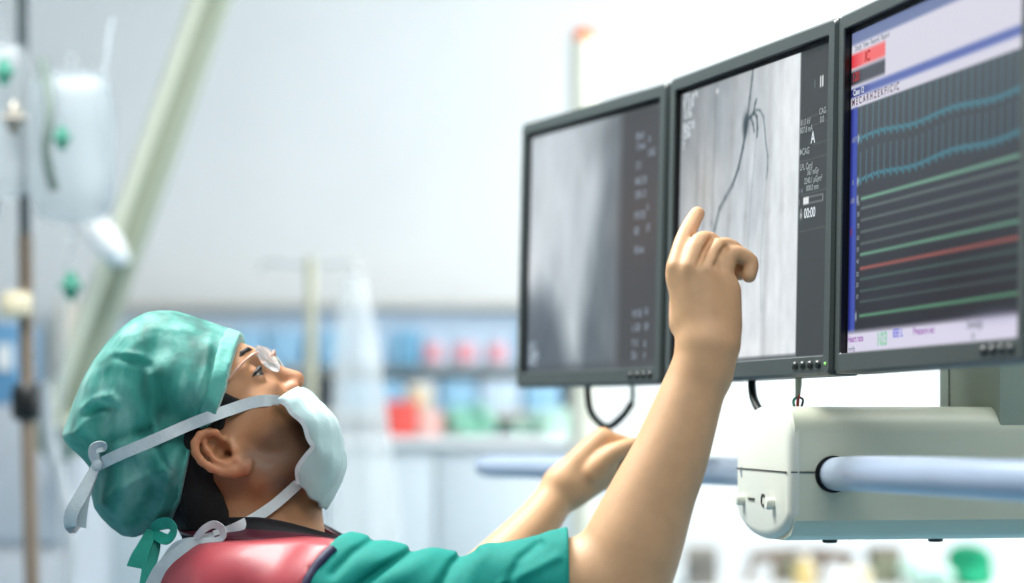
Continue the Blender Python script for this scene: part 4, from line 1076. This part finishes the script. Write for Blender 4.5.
# low cabinet with a worktop
DC = 6.0
cab = thing('base_cabinet', (P(440, 0, DC).x, DC + .25, 0), 'pale grey base cabinet with a worktop, blurred behind the left forearm', 'cabinet')
a, b = P(100, 446, DC), P(660, 446, DC)
reparent(box('body', ((a.x + b.x) / 2, DC + .24, a.z / 2), (b.x - a.x, .46, a.z), M['counter']), cab)
reparent(box('worktop', ((a.x + b.x) / 2, DC + .22, a.z + .012), (b.x - a.x + .04, .52, .024), M['white']), cab)
n = 5
for k in range(n):
    x = a.x + (b.x - a.x) * (k + .5) / n
    for z0, z1 in ((.1, a.z * .5), (a.z * .52, a.z - .02)):
        reparent(box('door', (x, DC, (z0 + z1) / 2), ((b.x - a.x) / n - .012, .02, z1 - z0), M['counter'], bev=.004), cab)
# things on the worktop
DT = 6.1
zt_ = a.z + .024
def on_top(name, x0, x1, y0, m, label, cat, dep=.12, parts=()):
    p0, p1 = P(x0, y0, DT), P(x1, y0, DT)
    t = thing(name, ((p0.x + p1.x) / 2, DT + dep / 2, zt_), label, cat)
    o = box('body', ((p0.x + p1.x) / 2, DT + dep / 2, (p0.z + zt_) / 2), (p1.x - p0.x, dep, p0.z - zt_), m, None, bev=.01)
    reparent(o, t); return t, p0, p1
t, p0, p1 = on_top('sharps_container', 385, 416, 408, M['redbox'], 'blurred red container on the worktop behind the face mask', 'container')
reparent(box('lid', ((p0.x + p1.x) / 2, DT + .06, p0.z + .008), (p1.x - p0.x + .008, .128, .02), M['redbox']), t)
t, p0, p1 = on_top('carton', 417, 441, 411, mat('salmon_card', rgb(240, 190, 182), .7, noise=.05), 'pale salmon carton right of the red container', 'box')
t, p0, p1 = on_top('carton', 404, 428, 384, M['beige'], 'tall cream carton standing behind the red container', 'box', .08)
t.location.y += .16
for c in t.children: c.location.y += .0
def cloth_heap(name, px, py0, w, h, d, m, label, cat, seed):
    r = random.Random(seed)
    c = P(px, py0 + h, d); c.z = zt_ if d > 5.8 else tz; shh = P(px, py0, d).z - c.z; sw = w * d / F_PX
    G = Field((c.x - sw, d - .05, c.z - .01), (c.x + sw, d + .35, c.z + shh * 1.4), max(.004, sw / 60))
    for k in range(14):
        u = r.uniform(-.36, .36); v = r.uniform(.08, .78) * (1 - abs(u) * .7)
        G.ell((c.x + u * sw, d + .12 + r.uniform(-.05, .05), c.z + v * shh), (sw * r.uniform(.12, .22), .06, shh * r.uniform(.12, .24)), None, .02)
    G.f = np.maximum(G.f, (c.z + .001 - G.ax[2])[None, None, :])
    o = link(name, G.mesh(name), m); return tag(o, label, cat)
cloth_heap('folded_drape', 470, 398, 50, 50, DT - .03, M['gcloth_soft'] if 'gcloth_soft' in M else mat('soft_green_cloth', rgb(150, 214, 192), .8, noise=.25, nscale=12), 'blurred green cloth bundle on the worktop left of the left monitor', 'cloth', 3)
cloth_heap('folded_drape', 546, 400, 84, 48, DT, M['mint'], 'pale mint cloth heap on the worktop below the left monitor corner', 'cloth', 5)
# ivory column with an orange cap
dP = 5.0
col_ = thing('equipment_post', (P(584, 0, dP).x, dP, 0), 'tall ivory post with an orange cap rising behind the left monitor', 'post')
cx_ = P(584, 0, dP).x; ztop = P(584, 41, dP).z
reparent(lathe('shaft', [(.031, .03), (.031, ztop)], (cx_, dP, 0), M['post'], seg=28), col_)
reparent(lathe('base', [(.16, 0), (.16, .015), (.05, .035), (.032, .06)], (cx_, dP, 0), M['post'], seg=28), col_)
reparent(lathe('top_cap', [(.026, ztop - .002), (.026, ztop + .022), (.018, ztop + .027)], (cx_, dP, 0), M['orange'], seg=28), col_)
# drip stand behind the glasses
dI = 4.7
iv = thing('drip_stand', (P(311, 0, dI).x, dI, 0), 'slim drip stand with a cross arm of hooks, blurred in front of the blue bins', 'drip stand')
cx = P(311, 0, dI).x; zt1 = P(311, 258, dI).z
reparent(lathe('pole', [(.0115, .05), (.0115, zt1)], (cx, dI, 0), mat('satin_pole', rgb(196, 194, 172), .45, metal=.2, noise=.03), seg=16), iv)
steelw = mat('pale_steel', rgb(206, 208, 206), .4, metal=.3, noise=.03)
reparent(tube('hook_arm', [P(262, 272, dI), P(266, 262, dI), P(285, 263, dI), P(311, 264, dI), P(336, 263, dI), P(352, 262, dI), P(357, 272, dI)], .006, steelw, n=5), iv)
for k in range(5):
    a_ = 2 * PI * k / 5 + .3
    lg = tube('leg', [(cx, dI, .07), (cx + .15 * math.cos(a_), dI + .15 * math.sin(a_), .07), (cx + .30 * math.cos(a_), dI + .30 * math.sin(a_), .035)], .011, M['steel'], n=3); reparent(lg, iv)
    b_ = bmesh.new(); bmesh.ops.create_uvsphere(b_, u_segments=12, v_segments=8, radius=.02)
    o = link('caster', bm_mesh('caster', b_, True), M['black']); o.location = (cx + .30 * math.cos(a_), dI + .30 * math.sin(a_), .02); reparent(o, iv)
def drip_bag(px0, px1, py0, py1, d, label, m, seed, cat='drip bag', fill=None, tube_to=None, thick=.035):
    c0, c1 = P(px0, py1, d), P(px1, py0, d); w = c1.x - c0.x; h = c1.z - c0.z; cx0 = (c0.x + c1.x) / 2
    t = thing('drip_bag', (cx0, d, c0.z), label, cat)
    G = Field((cx0 - w * .7, d - thick * 1.5, c0.z - h * .1), (cx0 + w * .7, d + thick * 1.5, c1.z + h * .1), max(.004, h / 70))
    hw = w / 2
    xs, ys, zs = G.ax[0][:, None, None] - cx0, G.ax[1][None, :, None] - d, G.ax[2][None, None, :] - (c0.z + c1.z) / 2
    k4 = (np.abs(xs / hw) ** 3.5 + np.abs(zs / (h / 2)) ** 5)
    th = thick * (0.55 + .45 * np.clip(-zs / h + .5, 0, 1))
    G.f = ((k4 + (ys / th) ** 2 - 1) * .02 + .001 * np.sin(zs * 50 + seed) + 0 * xs).astype(np.float32)
    reparent(link('pouch', G.mesh('pouch'), m), t)
    reparent(tube('hanger', [(cx0 - .01, d, c1.z - .004), (cx0, d, c1.z + .03), (cx0 + .01, d, c1.z - .004)], .003, M['plastic'], n=4, seg=8), t)
    reparent(lathe('port', [(.008, -.035), (.008, 0)], (cx0, d, c0.z + .005), M['plastic'], seg=12), t)
    if tube_to: reparent(tube('drip_line', [(cx0, d, c0.z - .03)] + [P(*q) for q in tube_to], .0035, M['plastic'], seg=8), t)
    return t
sheet = Field((P(352, 0, 4.66).x - .2, 4.55, P(0, 600, 4.66).z), (P(352, 0, 4.66).x + .25, 4.78, P(0, 262, 4.66).z), .005)
xs_, ys_, zs_ = sheet.ax[0][:, None, None], sheet.ax[1][None, :, None] - 4.665, sheet.ax[2][None, None, :]
tz_ = np.clip((P(0, 276, 4.66).z - zs_) / (P(0, 276, 4.66).z - P(0, 560, 4.66).z), -.02, 1.04)
cw = .018 + .062 * np.clip(tz_, 0, 1) ** .6; cxs = P(354, 0, 4.66).x + .022 * tz_
fold = 1 + .16 * np.sin(xs_ * 110 + zs_ * 6) + .1 * np.sin(xs_ * 47 - zs_ * 11)
sheet.f = (np.maximum(np.hypot((xs_ - cxs) / cw, ys_ / (.022 * fold)) - 1, (np.abs(tz_ - .5) - .5) * 12) * .02).astype(np.float32)
sh_o = link('plastic_sheet', sheet.mesh('plastic_sheet'), M['sheet']); tag(sh_o, 'translucent white plastic sheet hanging from the right hook of the slim drip stand', 'plastic sheet')
# near left drip stand with hanging bags
dL = 3.7
st = thing('drip_stand', (P(30, 0, dL).x, dL, 0), 'brown grey drip stand at the left edge behind the cap, hung with bags', 'drip stand')
sx_, = (P(30, 0, dL).x,)
reparent(tube('pole', [P(32, 583, dL).xyz * 1, P(28, 420, dL), P(25, 235, dL)], .0125, M['brownsteel'], n=4), st)
lowp = P(32, 583, dL)
reparent(tube('pole', [(lowp.x + .005, dL, .07), (lowp.x, dL, lowp.z)], .0125, M['brownsteel'], n=1), st)
reparent(tube('upper_pole', [P(25, 240, dL), P(23, 100, dL), P(22, -40, dL)], .010, mat('dark_steel', rgb(66, 76, 80), .4, metal=.2, noise=.04), n=4), st)
reparent(tube('hook_arm', [P(-20, -8, dL), P(22, -14, dL), P(70, -8, dL), P(112, -12, dL)], .006, M['steel'], n=4), st)
reparent(lathe('clamp', [(.018, -.03), (.024, -.02), (.024, .02), (.018, .03)], P(26, 402, dL), M['black'], seg=16), st)
reparent(lathe('clamp', [(.02, -.02), (.026, -.012), (.026, .012), (.02, .02)], P(16, 304, dL - .02), M['beige'], seg=16), st)
for k in range(5):
    a_ = 2 * PI * k / 5 + .1
    reparent(tube('leg', [(lowp.x, dL, .08), (lowp.x + .15 * math.cos(a_), dL + .15 * math.sin(a_), .08), (lowp.x + .3 * math.cos(a_), dL + .3 * math.sin(a_), .035)], .011, M['steel'], n=3), st)
    b_ = bmesh.new(); bmesh.ops.create_uvsphere(b_, u_segments=12, v_segments=8, radius=.02)
    o = link('caster', bm_mesh('caster', b_, True), M['black']); o.location = (lowp.x + .3 * math.cos(a_), dL + .3 * math.sin(a_), .02); reparent(o, st)
drip_bag(28, 116, 70, 224, 3.62, 'large clear fluid bag hanging between the dark pole and the leaning boom', M['fluid'], 2, tube_to=[(66, 286, 3.62), (62, 400, 3.62), (58, 600, 3.62)])
drip_bag(-40, 34, 40, 200, 3.55, 'clear fluid bag cut by the left picture edge', M['plastic'], 3)
# valves and lines
def valve(px, py, d, m, label, r=.011):
    t = thing('tube_valve', P(px, py, d), label, 'valve')
    reparent(lathe('barrel', [(r * .6, -r * 2), (r, -r), (r, r), (r * .6, r * 2)], P(px, py, d), m, seg=16), t)
    w_ = lathe('wing', [(r * .4, -r * 1.6), (r * .5, r * 1.6)], P(px, py, d - r), m, seg=10); w_.rotation_euler = (0, PI / 2, 0); reparent(w_, t)
valve(71, 286, 3.55, M['green'], 'small green valve on the thin line left of the leaning boom')
valve(4, 72, 3.5, M['green'], 'green valve at the left picture edge near the top', .010)
valve(14, 118, 3.5, M['steel'], 'dark grey valve in front of the dark pole near the top left', .012)
valve(62, 138, 3.5, M['green'], 'faint green valve in front of the large clear bag', .009)
for k, (pts, lb) in enumerate((([(42, 60, 3.56), (50, 110, 3.52), (46, 150, 3.52), (54, 190, 3.54)], 'thin dark line looping in front of the large clear bag'),
                  ([(112, 20, 3.6), (104, 90, 3.58), (112, 160, 3.58), (104, 215, 3.6)], 'clear line along the right side of the large fluid bag'),
                  ([(44, 380, 3.8), (50, 440, 3.8), (64, 490, 3.8), (72, 540, 3.8), (70, 610, 3.8)], 'grey hose curving below the cap at far left'))):
    tag(tube('hose', [P(*q) for q in pts], .008 if k == 0 else .004 if k == 1 else .011, (mat('dark_line', rgb(96, 112, 106), .5, noise=.03), M['fluid'], mat('grey_hose', rgb(176, 184, 190), .5, noise=.03))[k]), lb, 'hose')
# bright white handle on the boom and the boom itself
bo = thing('lamp_boom', P(140, 200, 4.4), 'pale green grey boom arm slanting down from the top left', 'boom')
def bar(name, a, b, w, dep, m, parent, bev=.01):
    a, b = Vector(a), Vector(b); L = (b - a).length; t = (b - a).normalized()
    o = box(name, (a + b) / 2, (w, dep, L), m, None, bev=bev)
    ang = math.atan2(t.x, t.z); o.rotation_euler = (0, ang, 0); reparent(o, parent); return o
bar('arm', P(221, -30, 4.4), P(66, 412, 4.4), .066, .09, M['boom'], bo)
bar('edge_strip', P(208, -30, 4.36), P(53, 412, 4.36), .024, .06, M['boomlight'], bo)
reparent(tube('ceiling_rod', [P(222, -28, 4.45), (P(222, -28, 4.45).x, 4.45, 3.1)], .04, M['boom'], n=1, seg=20), bo)
reparent(tube('lower_joint', [P(66, 408, 4.36), P(60, 440, 4.44)], .05, M['boom'], n=1, seg=20), bo)
wh = tube("handle_grip", [P(90, 218, 4.2), P(98, 230, 4.18), P(112, 248, 4.18), P(120, 260, 4.2)], [.018, .026, .026, .016], M['white'], n=5, seg=18); reparent(wh, bo); tag(wh, 'glossy white handle')
reparent(tube('handle_stem', [P(112, 250, 4.2), P(124, 258, 4.35)], .012, M['white'], n=1), wh)
# blue bin and pale block at the left edge
M['cart'] = mat('cart_paint', rgb(184, 190, 197), .5, noise=.03)
cart = thing('supply_cart', (P(0, 0, 4.6).x, 4.75, 0), 'pale supply cart at the left edge behind the brown pole', 'cart')
ca, cb = P(-60, 405, 4.6), P(75, 405, 4.6)
reparent(box('body', ((ca.x + cb.x) / 2, 4.8, ca.z / 2 + .04), (cb.x - ca.x, .4, ca.z - .08), M['cart']), cart)
for k in range(4): reparent(box('drawer', ((ca.x + cb.x) / 2, 4.595, ca.z - .14 - .3 * k), (cb.x - ca.x - .02, .02, .27), M['cart']), cart)
for sx in (ca.x + .04, cb.x - .04):
    for sy in (4.65, 4.95):
        b_ = bmesh.new(); bmesh.ops.create_uvsphere(b_, u_segments=12, v_segments=8, radius=.04)
        o = link('caster', bm_mesh('caster', b_, True), M['black']); o.location = (sx, sy, .04); reparent(o, cart)
t = thing('storage_bin', P(5, 404, 4.62), 'blue box with a white label left of the brown drip stand', 'bin')
reparent(wbox('tub', -30, 19, 322, 404.6, 4.64, .2, mat('left_blue_bin', rgb(96, 150, 190), .5, noise=.04)), t); reparent(wbox('label', -4, 12, 344, 370, 4.632, .01, M['white'], bev=0), t)
# instrument trolley at the lower right
dR = 5.4
tz = P(0, 590, dR).z
tr_ = thing('instrument_trolley', (P(850, 0, dR).x, dR + .25, 0), 'steel instrument trolley below the suspended housing, mostly under the frame', 'trolley')
xa_, xb_ = P(690, 0, dR).x, P(1060, 0, dR).x
reparent(box('top_tray', ((xa_ + xb_) / 2, dR + .25, tz - .012), (xb_ - xa_, .55, .024), M['white']), tr_)
reparent(box('lower_tray', ((xa_ + xb_) / 2, dR + .25, .3), (xb_ - xa_ - .05, .5, .02), M['steel']), tr_)
for x in (xa_ + .04, xb_ - .04):
    for y in (dR + .04, dR + .46):
        lg = tube('leg', [(x, y, .05), (x, y, tz - .02)], .014, M['steel'], n=1); reparent(lg, tr_)
        b_ = bmesh.new(); bmesh.ops.create_uvsphere(b_, u_segments=12, v_segments=8, radius=.026)
        o = link('caster', bm_mesh('caster', b_, True), M['black']); o.location = (x, y, .026); reparent(o, tr_)
def tray_thing(name, x0, x1, y0, m, label, cat, dd=0.0, dep=.1, lid=None):
    p0, p1 = P(x0, y0, dR + dd), P(x1, y0, dR + dd); cx = (p0.x + p1.x) / 2
    t = thing(name, (cx, dR + dd + dep / 2, tz), label, cat)
    reparent(box('body', (cx, dR + dd + dep / 2, (p0.z + tz) / 2), (p1.x - p0.x, dep, p0.z - tz), m, bev=.008), t)
    if lid: reparent(box('lid', (cx, dR + dd + dep / 2, p0.z + .006), (p1.x - p0.x + .006, dep + .006, .012), lid), t)
    return t
# brown hoop frame
fr = thing('wire_basket', P(775, 590, dR + .2), 'brown wire basket blurred just right of the forearm and under the housing', 'basket')
reparent(tube('rim', [P(756, 556, dR + .2), P(800, 552, dR + .2), P(846, 556, dR + .2), P(840, 558, dR + .4), P(760, 558, dR + .4), P(756, 556, dR + .2)], .013, M['brown'], n=4), fr)
for x in (756, 776, 822, 846): reparent(tube('wire', [P(x, 556, dR + .2), (P(x - 10 if x < 770 else x, 580, dR + .2).x, dR + .2, tz + .005)], .010, M['brown'], n=1), fr)
tray_thing('pump_case', 776, 800, 560, M['olive'], 'grey green case inside the brown basket', 'case', .25, .08)
bt = thing('bottle', P(805, 590, dR + .05), 'amber bottle blurred under the housing, left of the white boxes', 'bottle')
bp_ = P(804, 590, dR + .05)
hb = (590 - 553) * (dR + .05) / F_PX
reparent(lathe('body', [(.024, 0), (.026, .004), (.026, hb * .62), (.012, hb * .78), (.012, hb * .9)], bp_, M['yellow'], seg=20), bt)
reparent(lathe('cap', [(.014, hb * .88), (.014, hb)], bp_, M['white'], seg=16), bt)
tray_thing('carton', 828, 850, 570, M['white'], 'small white carton beside the amber bottle', 'box', .0, .08)
tray_thing('carton', 850, 872, 569, M['beige'], 'small cream carton right of the white carton', 'box', .02, .08)
tray_thing('instrument_case', 872, 902, 553, M['olive'], 'dull olive case under the housing, right of the cream carton', 'case', .16, .1, M['brown'])
t = tray_thing('clip', 686, 718, 546, M['steel'], 'small grey device beside the forearm, left of the brown basket', 'device', .05, .04)
cloth_heap('folded_gown', 990, 542, 60, 50, dR + .02, M['gcloth'], 'bright green cloth on the trolley under the right end of the housing', 'cloth', 11)
cloth_heap('folded_drape', 936, 552, 46, 40, dR - .04, M['mint'], 'pale drape left of the bright green cloth on the trolley', 'cloth', 12)

# ------------------------------------------------------------------ camera, lamps, world
cd = bpy.data.cameras.new('camera'); cam = bpy.data.objects.new('camera', cd); COL.objects.link(cam)
cam.location = (0, 0, ZC); cam.rotation_euler = (PI / 2, 0, 0)
cd.sensor_width = 36.0; cd.sensor_fit = 'HORIZONTAL'; cd.lens = F_PX / 1024 * 36.0
cd.shift_y = (HOR - 291.5) / 1024
cd.clip_start = 0.05
cd.dof.use_dof = True; cd.dof.focus_distance = 2.21; cd.dof.aperture_fstop = 2.5
SC.camera = cam
def area(name, loc, target, sx, sy, power, col=(1, 1, 1)):
    l = bpy.data.lights.new(name, 'AREA'); l.shape = 'RECTANGLE'; l.size = sx; l.size_y = sy; l.energy = power; l.color = col
    o = bpy.data.objects.new(name, l); COL.objects.link(o); o.location = loc
    o.rotation_euler = (Vector(target) - Vector(loc)).to_track_quat('-Z', 'Y').to_euler()
    return o
area('key_lamp', (-0.65, 2.65, 3.0), (-0.25, 2.3, 1.6), 0.9, 0.9, 100, (1.0, 0.99, 0.96))
area('ceiling_lamp_back', (1.5, 4.4, 3.05), (0.9, 6.9, 1.3), 2.2, 1.2, 112)
area('background_fill', (3.3, 5.0, 1.8), (-0.4, 6.7, 1.5), 1.6, 1.4, 64, (1.0, 1.0, 1.0))  # added side fill to brighten the shelves and back of the room, no window
area('front_fill', (0.05, 0.8, 3.05), (0.15, 1.9, 1.2), 1.6, 0.6, 22)  # unseen overhead fill, added to brighten the housing and hand
area('ceiling_lamp_middle', (0.85, 2.1, 3.05), (0.75, 2.1, 0), 1.4, 0.7, 20)
w = bpy.data.worlds.new('world'); SC.world = w; w.use_nodes = True
w.node_tree.nodes['Background'].inputs['Color'].default_value = (0.97, 0.98, 1.0, 1); w.node_tree.nodes['Background'].inputs['Strength'].default_value = 0.2
vs = SC.view_settings; vs.view_transform = 'Standard'; vs.look = 'None'; vs.gamma = 1.0; vs.exposure = 0.0; vs.use_curve_mapping = False
